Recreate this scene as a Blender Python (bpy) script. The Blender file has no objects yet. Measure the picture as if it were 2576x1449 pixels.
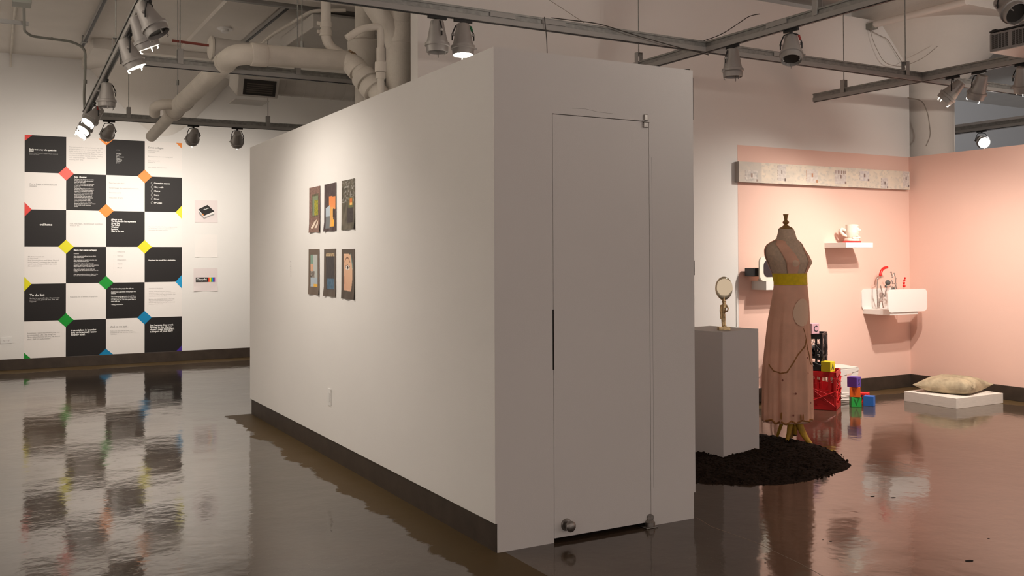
import bpy, bmesh, math, random
from mathutils import Vector, Matrix, noise

# ------------------------------------------------------------------ camera, light, exposure
S = bpy.context.scene
S.view_settings.view_transform = 'Standard'
S.view_settings.look = 'None'
S.view_settings.gamma = 1.0
S.view_settings.use_curve_mapping = False
S.view_settings.exposure = 0.0
COL = S.collection

YAW, PITCH, ROLL, F_PX = 0.5107, 0.0135, -0.004, 2392.57
fwd = Vector((math.sin(YAW) * math.cos(PITCH), math.cos(YAW) * math.cos(PITCH), math.sin(PITCH)))
rt = fwd.cross(Vector((0, 0, 1))).normalized()
up = rt.cross(fwd)
rr = rt * math.cos(ROLL) + up * math.sin(ROLL)
uu = -rt * math.sin(ROLL) + up * math.cos(ROLL)
cam_data = bpy.data.cameras.new('camera')
cam = bpy.data.objects.new('camera', cam_data)
COL.objects.link(cam)
m = Matrix((rr, uu, -fwd)).transposed().to_4x4()
m.translation = Vector((-2.1671, -4.0431, 1.42))
cam.matrix_world = m
cam_data.sensor_width = 36.0
cam_data.lens = F_PX / 2576 * 36.0
cam_data.shift_y = -(724.5 - 615.67) / 2576
cam_data.clip_start = 0.05
S.camera = cam

world = bpy.data.worlds.new('gallery_ambient')
S.world = world
world.use_nodes = True
bg = world.node_tree.nodes['Background']
bg.inputs[0].default_value = (1.0, 0.84, 0.76, 1)
bg.inputs[1].default_value = 0.70

# ------------------------------------------------------------------ helpers
def lin(c):
    c = c / 255.0
    return c / 12.92 if c <= 0.04045 else ((c + 0.055) / 1.055) ** 2.4

def rgb(r, g, b):
    return (lin(r), lin(g), lin(b), 1.0)

def mat(name, col, rough=0.6, metal=0.0, spec=0.5, nscale=0, namt=0.0, bump=0.0, bscale=60, emit=None, estr=0, stretch=None):
    m = bpy.data.materials.new(name)
    m.use_nodes = True
    nt = m.node_tree
    b = nt.nodes['Principled BSDF']
    b.inputs['Base Color'].default_value = col
    b.inputs['Roughness'].default_value = rough
    b.inputs['Metallic'].default_value = metal
    b.inputs['Specular IOR Level'].default_value = spec
    if emit:
        b.inputs['Emission Color'].default_value = emit
        b.inputs['Emission Strength'].default_value = estr
    tc = nt.nodes.new('ShaderNodeTexCoord')
    mp = nt.nodes.new('ShaderNodeMapping')
    nt.links.new(tc.outputs['Object'], mp.inputs[0])
    if stretch:
        mp.inputs['Scale'].default_value = stretch
    if namt > 0:
        n = nt.nodes.new('ShaderNodeTexNoise')
        n.inputs['Scale'].default_value = nscale
        n.inputs['Detail'].default_value = 6
        nt.links.new(mp.outputs[0], n.inputs['Vector'])
        r = nt.nodes.new('ShaderNodeValToRGB')
        r.color_ramp.elements[0].position = 0.3
        r.color_ramp.elements[1].position = 0.7
        r.color_ramp.elements[0].color = tuple(c * (1 - namt) for c in col[:3]) + (1,)
        r.color_ramp.elements[1].color = tuple(min(1, c * (1 + namt)) for c in col[:3]) + (1,)
        nt.links.new(n.outputs[0], r.inputs[0])
        nt.links.new(r.outputs[0], b.inputs['Base Color'])
    if bump > 0:
        n2 = nt.nodes.new('ShaderNodeTexNoise')
        n2.inputs['Scale'].default_value = bscale
        n2.inputs['Detail'].default_value = 4
        nt.links.new(mp.outputs[0], n2.inputs['Vector'])
        bp = nt.nodes.new('ShaderNodeBump')
        bp.inputs['Strength'].default_value = bump
        bp.inputs['Distance'].default_value = 0.01
        nt.links.new(n2.outputs[0], bp.inputs['Height'])
        nt.links.new(bp.outputs[0], b.inputs['Normal'])
    return m

def vcol_mat(name, rough=0.7, spec=0.3):
    m = bpy.data.materials.new(name)
    m.use_nodes = True
    nt = m.node_tree
    a = nt.nodes.new('ShaderNodeVertexColor')
    a.layer_name = 'print'
    b = nt.nodes['Principled BSDF']
    b.inputs['Roughness'].default_value = rough
    b.inputs['Specular IOR Level'].default_value = spec
    nt.links.new(a.outputs[0], b.inputs['Base Color'])
    return m

def obj(name, bm, m, parent=None, smooth=False, kind=None, label=None):
    bmesh.ops.recalc_face_normals(bm, faces=bm.faces[:]) if not getattr(bm, '_keep', False) else None
    me = bpy.data.meshes.new(name)
    bm.to_mesh(me)
    bm.free()
    o = bpy.data.objects.new(name, me)
    COL.objects.link(o)
    if isinstance(m, (list, tuple)):
        for k in m:
            me.materials.append(k)
    else:
        me.materials.append(m)
    if smooth:
        for p in me.polygons:
            p.use_smooth = True
        if hasattr(me, 'set_sharp_from_angle'):
            me.set_sharp_from_angle(angle=math.radians(40))
    if parent:
        o.parent = parent
    if kind:
        o['kind'] = kind
    if label:
        o['label'] = label
    return o

def thing(name, label, cat, loc=(0, 0, 0), group=None, rot=0.0):
    o = bpy.data.objects.new(name, None)
    o.empty_display_size = 0.1
    COL.objects.link(o)
    o.location = loc
    o.rotation_euler = (0, 0, rot)
    o['label'] = label
    o['category'] = cat
    if group:
        o['group'] = group
    return o

def tag(o, label, cat, group=None, kind=None):
    o['label'] = label
    o['category'] = cat
    if group:
        o['group'] = group
    if kind:
        o['kind'] = kind
    return o

def NB():
    return bmesh.new()

def box(bm, x0, x1, y0, y1, z0, z1, bevel=0.0, M=None):
    mt = Matrix.Translation(((x0 + x1) / 2, (y0 + y1) / 2, (z0 + z1) / 2)) @ Matrix.Diagonal((abs(x1 - x0), abs(y1 - y0), abs(z1 - z0), 1))
    if M:
        mt = M @ mt
    r = bmesh.ops.create_cube(bm, size=1.0, matrix=mt)
    if bevel > 0:
        es = set()
        for v in r['verts']:
            for e in v.link_edges:
                es.add(e)
        bmesh.ops.bevel(bm, geom=list(es), offset=bevel, segments=2, affect='EDGES', profile=0.5)
    return bm

def frame_for(d):
    d = Vector(d).normalized()
    a = Vector((0, 0, 1)) if abs(d.z) < 0.9 else Vector((1, 0, 0))
    u = d.cross(a).normalized()
    v = d.cross(u).normalized()
    return u, v

def tube(bm, pts, r, seg=10, caps=True, closed=False):
    pts = [Vector(p) for p in pts]
    n = len(pts)
    rs = r if isinstance(r, (list, tuple)) else [r] * n
    rings = []
    u = None
    for i, p in enumerate(pts):
        if closed:
            d = (pts[(i + 1) % n] - pts[i - 1])
        elif i == 0:
            d = pts[1] - p
        elif i == n - 1:
            d = p - pts[-2]
        else:
            d = (pts[i + 1] - p).normalized() + (p - pts[i - 1]).normalized()
        if d.length < 1e-9:
            d = Vector((0, 0, 1))
        d.normalize()
        if u is None:
            u, v = frame_for(d)
        else:
            u = (u - d * u.dot(d))
            if u.length < 1e-6:
                u, v = frame_for(d)
            u.normalize()
        v = d.cross(u).normalized()
        rings.append([bm.verts.new(p + (u * math.cos(t) + v * math.sin(t)) * rs[i]) for t in [2 * math.pi * k / seg for k in range(seg)]])
    m_ = n if closed else n - 1
    for i in range(m_):
        a, b = rings[i], rings[(i + 1) % n]
        for k in range(seg):
            bm.faces.new((a[k], a[(k + 1) % seg], b[(k + 1) % seg], b[k]))
    if caps and not closed:
        bm.faces.new(rings[0][::-1])
        bm.faces.new(rings[-1])
    return bm

def lathe(bm, prof, seg=24, M=None, cap=True):
    """prof: list of (r, z)"""
    rings = []
    for r, z in prof:
        ring = []
        for k in range(seg):
            t = 2 * math.pi * k / seg
            p = Vector((r * math.cos(t), r * math.sin(t), z))
            if M:
                p = M @ p
            ring.append(bm.verts.new(p))
        rings.append(ring)
    for i in range(len(rings) - 1):
        a, b = rings[i], rings[i + 1]
        for k in range(seg):
            bm.faces.new((a[k], a[(k + 1) % seg], b[(k + 1) % seg], b[k]))
    if cap:
        bm.faces.new(rings[0][::-1])
        bm.faces.new(rings[-1])
    return bm

def arc_pts(pts, rad, n=6):
    """polyline with rounded corners"""
    pts = [Vector(p) for p in pts]
    out = [pts[0]]
    for i in range(1, len(pts) - 1):
        a, b, c = pts[i - 1], pts[i], pts[i + 1]
        d1, d2 = (a - b), (c - b)
        r = min(rad, d1.length * 0.45, d2.length * 0.45)
        p0, p2 = b + d1.normalized() * r, b + d2.normalized() * r
        for k in range(n + 1):
            t = k / n
            out.append(p0 * (1 - t) ** 2 + b * 2 * t * (1 - t) + p2 * t * t)
    out.append(pts[-1])
    return out

def prism(bm, poly, M, depth):
    """poly in 2D (x,y), extruded along local z by depth, transformed by M"""
    a = [bm.verts.new(M @ Vector((x, y, 0))) for x, y in poly]
    b = [bm.verts.new(M @ Vector((x, y, depth))) for x, y in poly]
    n = len(poly)
    bm.faces.new(a[::-1])
    bm.faces.new(b)
    for k in range(n):
        bm.faces.new((a[k], a[(k + 1) % n], b[(k + 1) % n], b[k]))
    return bm

def rrect(w, h, r, n=6):
    pts = []
    for cx, cy, a0 in ((w - r, h - r, 0), (r, h - r, 90), (r, r, 180), (w - r, r, 270)):
        for k in range(n + 1):
            a = math.radians(a0 + 90 * k / n)
            pts.append((cx + r * math.cos(a), cy + r * math.sin(a)))
    return pts

FACE_Y = Matrix.Rotation(math.radians(90), 4, 'X')     # local xy -> world xz, normal -Y
def at(loc, R=FACE_Y):
    return Matrix.Translation(loc) @ R

def text(name, body, size, m, M, parent, bold=0.0, align='LEFT', space=1.0, squeeze=1.0):
    c = bpy.data.curves.new(name, 'FONT')
    c.body = body
    c.size = size
    c.offset = bold
    c.align_x = align
    c.space_line = space
    c.resolution_u = 2
    t = bpy.data.objects.new(name, c)
    COL.objects.link(t)
    dg = bpy.context.evaluated_depsgraph_get()
    dg.update()
    me = bpy.data.meshes.new_from_object(t.evaluated_get(dg))
    bpy.data.objects.remove(t)
    bpy.data.curves.remove(c)
    me.transform(M @ Matrix.Diagonal((squeeze, 1, 1, 1)))
    me.materials.clear()
    me.materials.append(m)
    o = bpy.data.objects.new(name, me)
    COL.objects.link(o)
    o.parent = parent
    return o

def painted(name, w, h, nx, ny, colfn, M, m, parent=None, posfn=None, thick=0.0):
    """grid sheet whose print is computed per cell by colfn(u,v) (u right, v down); posfn bends it"""
    bm = NB()
    lay = bm.loops.layers.float_color.new('print')
    vs = []
    for j in range(ny + 1):
        row = []
        for i in range(nx + 1):
            u, v = i / nx, j / ny
            z = posfn(u, v) if posfn else 0.0
            row.append(bm.verts.new(M @ Vector((u * w, (1 - v) * h, z))))
        vs.append(row)
    for j in range(ny):
        for i in range(nx):
            f = bm.faces.new((vs[j + 1][i], vs[j + 1][i + 1], vs[j][i + 1], vs[j][i]))
            c = colfn((i + 0.5) / nx, (j + 0.5) / ny)
            for lp in f.loops:
                lp[lay] = c
    me = bpy.data.meshes.new(name)
    bm.to_mesh(me)
    bm.free()
    me.materials.append(m)
    o = bpy.data.objects.new(name, me)
    COL.objects.link(o)
    if parent:
        o.parent = parent
    if thick:
        md = o.modifiers.new('thickness', 'SOLIDIFY')
        md.thickness = thick
        md.offset = -1
    return o

# ------------------------------------------------------------------ materials
WALL = mat('white_wall_paint', (0.80, 0.78, 0.755, 1), 0.75, spec=0.25, bump=0.08, bscale=220, nscale=1.3, namt=0.015)
CEIL = mat('ceiling_paint', (0.80, 0.76, 0.71, 1), 0.85, spec=0.2, nscale=1.5, namt=0.05, bump=0.15, bscale=90)
PINK = mat('pink_wall_paint', (0.84, 0.565, 0.475, 1), 0.72, spec=0.25, bump=0.08, bscale=220)
BASEB = mat('dark_brown_rubber', (0.050, 0.036, 0.027, 1), 0.5, spec=0.4, nscale=9, namt=0.2)
GALV = mat('galvanised_steel', (0.30, 0.30, 0.285, 1), 0.5, 0.55, nscale=30, namt=0.2)
GALVL = mat('pale_grey_rail', (0.36, 0.35, 0.335, 1), 0.5, 0.2)
BLACKM = mat('black_metal', (0.02, 0.02, 0.02, 1), 0.5, 0.3)
CANM = mat('grey_lamp_housing', (0.40, 0.385, 0.37, 1), 0.42, 0.45)
DARKIN = mat('dark_lamp_inside', (0.03, 0.028, 0.025, 1), 0.5)
LENS = mat('lit_lamp_lens', (1, 1, 1, 1), 0.4, emit=(1.0, 0.93, 0.80, 1), estr=14)
GLOWM = mat('lamp_clip_glow', (0.9, 0.9, 0.85, 1), 0.4, emit=(1.0, 0.93, 0.80, 1), estr=2.5)  # clips of lit lamps glow, standing in for lamp light on them
PIPEW = mat('cream_pipe_paint', (0.70, 0.655, 0.585, 1), 0.7, nscale=6, namt=0.06, bump=0.3, bscale=40)
RUST = mat('rusty_joint', (0.30, 0.2, 0.12, 1), 0.8)
DUCTM = mat('painted_duct', (0.64, 0.61, 0.57, 1), 0.6, nscale=3, namt=0.05)
GRILLE = mat('dark_grille', (0.035, 0.03, 0.027, 1), 0.5)
CONDM = mat('grey_conduit', (0.27, 0.27, 0.24, 1), 0.5, 0.3)
GAPM = mat('dark_gap', (0.015, 0.012, 0.01, 1), 0.9)
PLAST = mat('white_plastic', (0.8, 0.79, 0.77, 1), 0.4)
GREYW = mat('grey_pedestal_paint', (0.66, 0.655, 0.645, 1), 0.7, spec=0.25)
BRASS = mat('polished_brass', (0.62, 0.47, 0.26, 1), 0.22, 1.0, nscale=60, namt=0.25, bump=0.15, bscale=50)
MIRROR = mat('gold_mirror', (0.83, 0.74, 0.55, 1), 0.06, 1.0)
STEEL = mat('worn_steel', (0.30, 0.28, 0.26, 1), 0.35, 0.9, nscale=60, namt=0.3)
VBLACK = mat('black_vinyl', (0.016, 0.0135, 0.0135, 1), 0.6, spec=0.3)
VWHITE = mat('white_lettering', (0.85, 0.84, 0.82, 1), 0.6)
VGREY = mat('grey_lettering', (0.42, 0.41, 0.40, 1), 0.7)
VPALE = mat('pale_grey_lettering', (0.52, 0.50, 0.49, 1), 0.7)
VDIM = mat('dim_lettering', (0.30, 0.29, 0.28, 1), 0.7)
POSTW = mat('white_vinyl', (0.84, 0.80, 0.77, 1), 0.6)
PAPER = mat('white_paper', (0.82, 0.79, 0.78, 1), 0.6)
PAPERP = mat('pinkish_paper', (0.74, 0.66, 0.65, 1), 0.6)
COLS = dict(
    red=mat('red_vinyl', rgb(222, 48, 38), 0.5), coral=mat('coral_vinyl', rgb(238, 78, 60), 0.5),
    orange=mat('orange_vinyl', rgb(240, 135, 22), 0.5), yellow=mat('yellow_vinyl', rgb(224, 216, 10), 0.5),
    green=mat('green_vinyl', rgb(0, 146, 42), 0.5), blue=mat('blue_vinyl', rgb(0, 130, 180), 0.5),
    sky=mat('sky_blue_vinyl', rgb(10, 150, 205), 0.5), purple=mat('purple_vinyl', rgb(70, 40, 150), 0.5),
    magenta=mat('magenta_vinyl', rgb(160, 60, 150), 0.5))
PRINT = vcol_mat('printed_paper', 0.55)
PAINTED = vcol_mat('painted_board', 0.6)

# floor: polished stained concrete with duller bands along the walls
def floor_material():
    m = bpy.data.materials.new('polished_concrete')
    m.use_nodes = True
    nt = m.node_tree
    N, L = nt.nodes, nt.links
    b = N['Principled BSDF']
    tc = N.new('ShaderNodeTexCoord')
    def noise_(sc, det=6, stretch=None, rough=0.55):
        n = N.new('ShaderNodeTexNoise')
        n.inputs['Scale'].default_value = sc
        n.inputs['Detail'].default_value = det
        n.inputs['Roughness'].default_value = rough
        if stretch:
            mp = N.new('ShaderNodeMapping')
            mp.inputs['Scale'].default_value = stretch
            L.new(tc.outputs['Object'], mp.inputs[0])
            L.new(mp.outputs[0], n.inputs['Vector'])
        else:
            L.new(tc.outputs['Object'], n.inputs['Vector'])
        return n
    def math_(op, a, b_=None, clamp=False):
        n = N.new('ShaderNodeMath')
        n.operation = op
        n.use_clamp = clamp
        for i, v in enumerate((a, b_)):
            if v is None:
                continue
            if isinstance(v, (int, float)):
                n.inputs[i].default_value = v
            else:
                L.new(v, n.inputs[i])
        return n.outputs[0]
    def ramp(src, stops):
        r = N.new('ShaderNodeValToRGB')
        while len(r.color_ramp.elements) < len(stops):
            r.color_ramp.elements.new(0.5)
        for e, (p, c) in zip(r.color_ramp.elements, stops):
            e.position = p
            e.color = c
        L.new(src, r.inputs[0])
        return r.outputs[0]
    big = noise_(0.9, 5)
    base = ramp(big.outputs[0], [(0.3, (0.045, 0.031, 0.020, 1)), (0.5, (0.072, 0.051, 0.034, 1)), (0.72, (0.110, 0.080, 0.055, 1))])
    fine = noise_(55, 8, rough=0.7)
    fr = ramp(fine.outputs[0], [(0.35, (0.7, 0.7, 0.7, 1)), (0.7, (1.35, 1.35, 1.35, 1))])
    mx = N.new('ShaderNodeMix')
    mx.data_type = 'RGBA'
    mx.blend_type = 'MULTIPLY'
    mx.inputs[0].default_value = 1.0
    L.new(base, mx.inputs[6])
    L.new(fr, mx.inputs[7])
    # speckles of pale grit
    vo = N.new('ShaderNodeTexNoise')
    vo.inputs['Scale'].default_value = 130
    vo.inputs['Detail'].default_value = 2
    L.new(tc.outputs['Object'], vo.inputs['Vector'])
    sp = ramp(vo.outputs[0], [(0.70, (0, 0, 0, 1)), (0.76, (1, 1, 1, 1))])
    mx2 = N.new('ShaderNodeMix')
    mx2.data_type = 'RGBA'
    L.new(math_('MULTIPLY', sp, 0.35), mx2.inputs[0])
    L.new(mx.outputs[2], mx2.inputs[6])
    mx2.inputs[7].default_value = (0.30, 0.25, 0.20, 1)
    # edge bands: distance to booth and wall lines, broken up by noise
    sx = N.new('ShaderNodeSeparateXYZ')
    L.new(tc.outputs['Object'], sx.inputs[0])
    wob = math_('MULTIPLY', noise_(2.6, 8, rough=0.6).outputs[0], 0.34)
    X, Y = sx.outputs[0], sx.outputs[1]
    def band(dist, width):       # 1 inside the band
        e = math_('SUBTRACT', math_('ADD', wob, width - 0.17), dist)
        return math_('MULTIPLY', e, 60, True)
    # left of booth
    dl = math_('MULTIPLY', X, -1)
    inside = math_('GREATER_THAN', X, -0.6)
    iny = math_('LESS_THAN', Y, 4.74)
    iny0 = math_('GREATER_THAN', Y, -0.45)
    bl = math_('MULTIPLY', math_('MULTIPLY', band(dl, 0.24), math_('LESS_THAN', X, 0.05)), math_('MULTIPLY', math_('MULTIPLY', inside, iny), iny0))
    # poster wall
    dp = math_('SUBTRACT', 9.779, Y)
    bp = math_('MULTIPLY', band(dp, 0.42), math_('GREATER_THAN', Y, 7.5))
    # pink walls
    dk = math_('SUBTRACT', 2.877, Y)
    bk = math_('MULTIPLY', math_('MULTIPLY', band(dk, 0.30), math_('GREATER_THAN', X, 1.3)), math_('LESS_THAN', Y, 2.9))
    dr = math_('SUBTRACT', 6.67, X)
    br_ = math_('MULTIPLY', math_('MULTIPLY', band(dr, 0.25), math_('LESS_THAN', X, 6.75)), math_('LESS_THAN', Y, 2.9))
    edge = math_('MAXIMUM', math_('MAXIMUM', bl, bp), math_('MAXIMUM', bk, br_))
    mx3 = N.new('ShaderNodeMix')
    mx3.data_type = 'RGBA'
    L.new(edge, mx3.inputs[0])
    L.new(mx2.outputs[2], mx3.inputs[6])
    mx3.inputs[7].default_value = (0.088, 0.058, 0.027, 1)
    L.new(mx3.outputs[2], b.inputs['Base Color'])
    # roughness
    rn = noise_(1.7, 6)
    rr_ = ramp(rn.outputs[0], [(0.3, (0.05,) * 3 + (1,)), (0.7, (0.11,) * 3 + (1,))])
    rough = math_('ADD', rr_, math_('MULTIPLY', edge, 0.45), True)
    L.new(rough, b.inputs['Roughness'])
    L.new(math_('SUBTRACT', 0.55, math_('MULTIPLY', edge, 0.45)), b.inputs['Specular IOR Level'])
    b.inputs['IOR'].default_value = 1.5
    # waviness
    w1 = noise_(2.8, 4, (1, 1, 1))
    w2 = noise_(26, 5)
    h = math_('ADD', math_('MULTIPLY', w1.outputs[0], 0.52), math_('MULTIPLY', w2.outputs[0], 0.034))
    bmp = N.new('ShaderNodeBump')
    bmp.inputs['Strength'].default_value = 0.55
    bmp.inputs['Distance'].default_value = 0.012
    L.new(h, bmp.inputs['Height'])
    L.new(bmp.outputs[0], b.inputs['Normal'])
    return m

FLOORM = floor_material()

# ------------------------------------------------------------------ the room
CRACK = [(1.246, 0.005), (1.199, -0.171), (1.201, -0.281), (1.204, -0.489), (1.171, -0.696), (1.152, -0.828), (1.127, -0.924), (1.107, -1.012)]
CHIPS = [(2.442, -0.162, 0.012), (2.524, -0.242, 0.014), (1.857, -1.202, 0.018), (2.257, -1.028, 0.006), (1.525, -0.628, 0.004), (1.538, -0.666, 0.007), (1.017, -0.75, 0.004)]
YB = 2.877      # pink back wall
YP = 9.779      # poster wall
ZC = 4.08
XR = 6.67       # pink partition
HP = 2.497

bm = NB(); box(bm, -9, 16, -7, 12.5, -0.2, 0.0)
obj('floor', bm, FLOORM, kind='structure')
bm = NB(); box(bm, -9, 16, -7, 12.5, ZC, ZC + 0.2)
obj('ceiling', bm, CEIL, kind='structure')
bm = NB(); box(bm, -9, 3.7, YP, YP + 0.2, 0, ZC)
obj('wall_left', bm, WALL, kind='structure')
bm = NB(); box(bm, -9, 3.7, YP - 0.012, YP, 0, 0.14, 0.003)
obj('baseboard_left', bm, BASEB, kind='structure')
# pink back wall + its white upper part
bm = NB(); box(bm, 1.24, 6.69, YB, YB + 0.14, 0, 3.93); box(bm, 0.86, 1.24, YB, YB + 0.14, 2.45, 3.93)
obj('wall_back', bm, WALL, kind='structure')
bm = NB(); box(bm, 1.25, 7.2, YB + 0.30, YB + 0.44, 2.6, ZC)
obj('wall_back_upper', bm, WALL, kind='structure')
bm = NB(); box(bm, 4.204, XR, YB - 0.0015, YB, 0.14, HP)
obj('trim_1', bm, PINK, kind='structure')
bm = NB(); box(bm, 1.26, XR, YB - 0.012, YB, 0, 0.14, 0.003)
obj('baseboard_back', bm, BASEB, kind='structure')
bm = NB(); box(bm, 4.172, 4.181, YB - .006, YB, .755, 1.144, .001)
obj('trim_13', bm, PLAST, kind='structure')
bm = NB(); box(bm, XR, XR + 0.13, -3.2, YB, 0, HP)
obj('wall_right', bm, PINK, kind='structure')
bm = NB(); box(bm, XR - 0.012, XR, -3.2, YB - 0.012, 0, 0.14, 0.003)
obj('baseboard_right', bm, BASEB, kind='structure')
bm = NB(); box(bm, -5.6, -5.4, -3.0, YP, 0, ZC)
obj('wall_left_bounce', bm, WALL, kind='structure')  # unseen wall, added to bounce lamp light onto the ceiling
bm = NB()
for a_, b_, r_ in CHIPS:
    lathe(bm, [(r_, 0.0004), (r_ * .8, 0.0009)], 14, Matrix.Translation((a_, b_, 0)) @ Matrix.Diagonal((1.3, .8, 1, 1)))
obj('trim_14', bm, GAPM, kind='structure')
bm = NB(); tube(bm, [(a_, b_, -0.0002) for a_, b_ in CRACK], .0014, 5)
obj('trim_15', bm, mat('pale_crack', (0.33, 0.26, 0.20, 1), .8), kind='structure')
# side wall behind the pipes, closing the hall behind the booth
bm = NB(); box(bm, 3.5, 3.7, 3.2, YP, 0, ZC)
obj('wall_side', bm, WALL, kind='structure')
# room beyond the partition
BEY = mat('blue_grey_wall_paint', (0.60, 0.60, 0.60, 1), 0.8, spec=0.2)
bm = NB(); box(bm, 8.0, 16, 6.4, 6.6, 0, ZC)
obj('wall_far', bm, BEY, kind='structure')
bm = NB(); box(bm, 15.8, 16, -7, 6.4, 0, ZC)
obj('wall_far_right', bm, BEY, kind='structure')

bm = NB(); box(bm, 8.75, 9.1, -3, 6.4, 3.02, 3.10)
obj('trim_12', bm, WALL, kind='structure')

# mushroom column in the corner, flared capital under a drop panel
bm = NB()
lathe(bm, [(0.285, 0), (0.285, 3.22), (0.30, 3.26), (0.93, 3.91)], 48, Matrix.Translation((7.17, 3.02, 0)))
obj('trim_2', bm, CEIL, smooth=True, kind='structure')
bm = NB(); box(bm, 6.14, 8.2, 1.93, 4.0, 3.91, ZC)
obj('trim_3', bm, CEIL, kind='structure')
# same on the poster wall
bm = NB(); lathe(bm, [(0.28, 3.0), (0.30, 3.08), (0.98, 3.96)], 40, Matrix.Translation((0.05, YP + 0.33, 0)))
obj('trim_4', bm, CEIL, smooth=True, kind='structure')
bm = NB(); box(bm, -0.98, 1.12, 8.35, YP, 3.96, ZC)
obj('trim_5', bm, CEIL, kind='structure')
# shallow plaster downstand between the ceiling bays
bm = NB(); box(bm, 0.02, 0.55, 4.6, 8.35, ZC - 0.05, ZC)
obj('trim_6', bm, CEIL, kind='structure')
bm = NB(); box(bm, -0.6, 3.4, 4.95, 5.13, ZC - 0.16, ZC)
obj('trim_7', bm, CEIL, kind='structure')
bm = NB(); box(bm, 4.6, 6.14, 1.55, 1.75, ZC - 0.13, ZC); box(bm, 4.6, 4.8, -2.5, 1.55, ZC - 0.13, ZC)
obj('trim_8', bm, CEIL, kind='structure')

# ------------------------------------------------------------------ the free-standing booth
BW, BL, BH = 1.2364, 4.742, 2.44
DX0, DX1, DZ = 0.3345, 0.9325, 2.137
sk = 0.012
bm = NB()
# left skin, right skin, rear, front around the doorway, roof
box(bm, 0, 0.10, 0.10, BL - 0.10, 0.14, BH)
box(bm, sk, 0.10, 0.10, BL - 0.10, 0, 0.14)
box(bm, BW - 0.10, BW, 0.10, BL - 0.10, 0.14, BH)
box(bm, BW - 0.10, BW - sk, 0.10, BL - 0.10, 0, 0.14)
box(bm, 0, BW, BL - 0.10, BL, 0.14, BH)
box(bm, sk, BW - sk, BL - 0.10, BL - 0.02, 0, 0.14)
box(bm, 0.0, DX0 - 0.003, 0, 0.10, 0.14, BH)
box(bm, sk, DX0 - 0.003, 0, 0.10, 0.0, 0.14)
box(bm, DX1 + 0.003, BW, 0, 0.10, 0.14, BH)
box(bm, DX1 + 0.003, BW - sk, 0, 0.10, 0.0, 0.14)
box(bm, DX0 - 0.003, DX1 + 0.003, 0, 0.10, DZ + 0.004, BH)
box(bm, 0.1, BW - 0.1, 0.1, BL - 0.1, BH - 0.03, BH)
obj('wall_booth', bm, WALL, kind='structure')
bm = NB(); box(bm, sk - 0.004, sk, 0.004, BL - 0.02, 0, 0.14)
obj('baseboard_booth', bm, BASEB, kind='structure')
bm = NB(); box(bm, DX0 - 0.02, DX1 + 0.02, 0.06, 0.11, 0, DZ + 0.02)
obj('trim_9', bm, GAPM, kind='structure')
bm = NB()
box(bm, BW, BW + 0.0015, -0.001, 0.004, 2.17, 2.40); box(bm, BW, BW + 0.004, 0, 0.012, 1.32, 1.40)
box(bm, 1.19, 1.215, -0.001, 0.02, BH, BH + 0.004)
obj('trim_10', bm, GAPM, kind='structure')
# door
DOORM = WALL
bm = NB(); box(bm, DX0, DX1, 0.0, 0.045, 0.022, DZ, 0.001)
door = obj('door_1', bm, DOORM, kind='structure', label='flush white closet door in the end wall of the booth')
bm = NB()
lathe(bm, [(0.0305, 0), (0.0305, 0.006), (0.027, 0.010), (0.012, 0.012), (0.012, 0.030), (0.026, 0.036), (0.0275, 0.048), (0.020, 0.056), (0.004, 0.058)], 28, Matrix.Translation((0.402, 0, 0.082)) @ Matrix.Rotation(math.radians(90), 4, 'X'))
obj('door_knob', bm, STEEL, door, smooth=True, label='round worn steel knob low on the door')
bm = NB()
box(bm, 0.893, 0.925, -0.012, 0.004, 2.105, 2.134, 0.003); box(bm, 0.899, 0.922, -0.010, 0.0, 2.142, 2.175, 0.003)
box(bm, 0.885, 0.93, -0.014, -0.008, 2.134, 2.141, 0.001)
obj('hinge', bm, STEEL, door)
bm = NB()
box(bm, 0.87, 0.945, -0.045, 0.03, 0.001, 0.006, 0.001)
lathe(bm, [(0.026, 0), (0.026, 0.022), (0.018, 0.03), (0.004, 0.032)], 20, Matrix.Translation((0.915, -0.016, 0.006)))
lathe(bm, [(0.02, 0), (0.02, 0.02)], 20, Matrix.Translation((0.925, 0.01, 0.045)) @ Matrix.Rotation(math.radians(90), 4, 'X'))
obj('pivot', bm, STEEL, door, smooth=True)
bm = NB(); box(bm, DX0 - 0.0065, DX0 + 0.001, -0.0008, 0.02, 0.86, 1.16)
obj('latch', bm, GAPM, door)
# hairline cracks in the booth skin
bm = NB()
tube(bm, [(0.952, -0.0002, 1.95), (0.953, -0.0002, 1.7), (0.951, -0.0002, 1.4), (0.9525, -0.0002, 1.1), (0.953, -0.0002, 0.7), (0.951, -0.0002, 0.2)], 0.0007, 4)
tube(bm, [(0.45, -0.0002, 2.175), (0.53, -0.0002, 2.178), (0.60, -0.0002, 2.168), (0.70, -0.0002, 2.165)], 0.0007, 4)
obj('trim_11', bm, mat('hairline_crack', (0.35, 0.33, 0.31, 1), 0.9), kind='structure')

# light switch on the booth
R_LEFT = Matrix(((0, 0, -1, 0), (-1, 0, 0, 0), (0, 1, 0, 0), (0, 0, 0, 1)))   # local x -> -Y, y -> Z, z -> -X
t = thing('wall_switch', 'small blank white wall plate low on the booth side under the pictures', 'wall plate', (0, 2.47, 0.44))
bm = NB(); prism(bm, rrect(0.076, 0.118, 0.006), Matrix.Translation((0, 0.038, -0.059)) @ R_LEFT, 0.006); obj('plate', bm, PLAST, t)
bm = NB()
prism(bm, rrect(0.034, 0.066, 0.004), Matrix.Translation((-0.006, 0.017, -0.033)) @ R_LEFT, 0.002); obj('insert', bm, PLAST, t)
t['label'] = 'small white wall plate low on the booth side, below the hung pictures'

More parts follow.
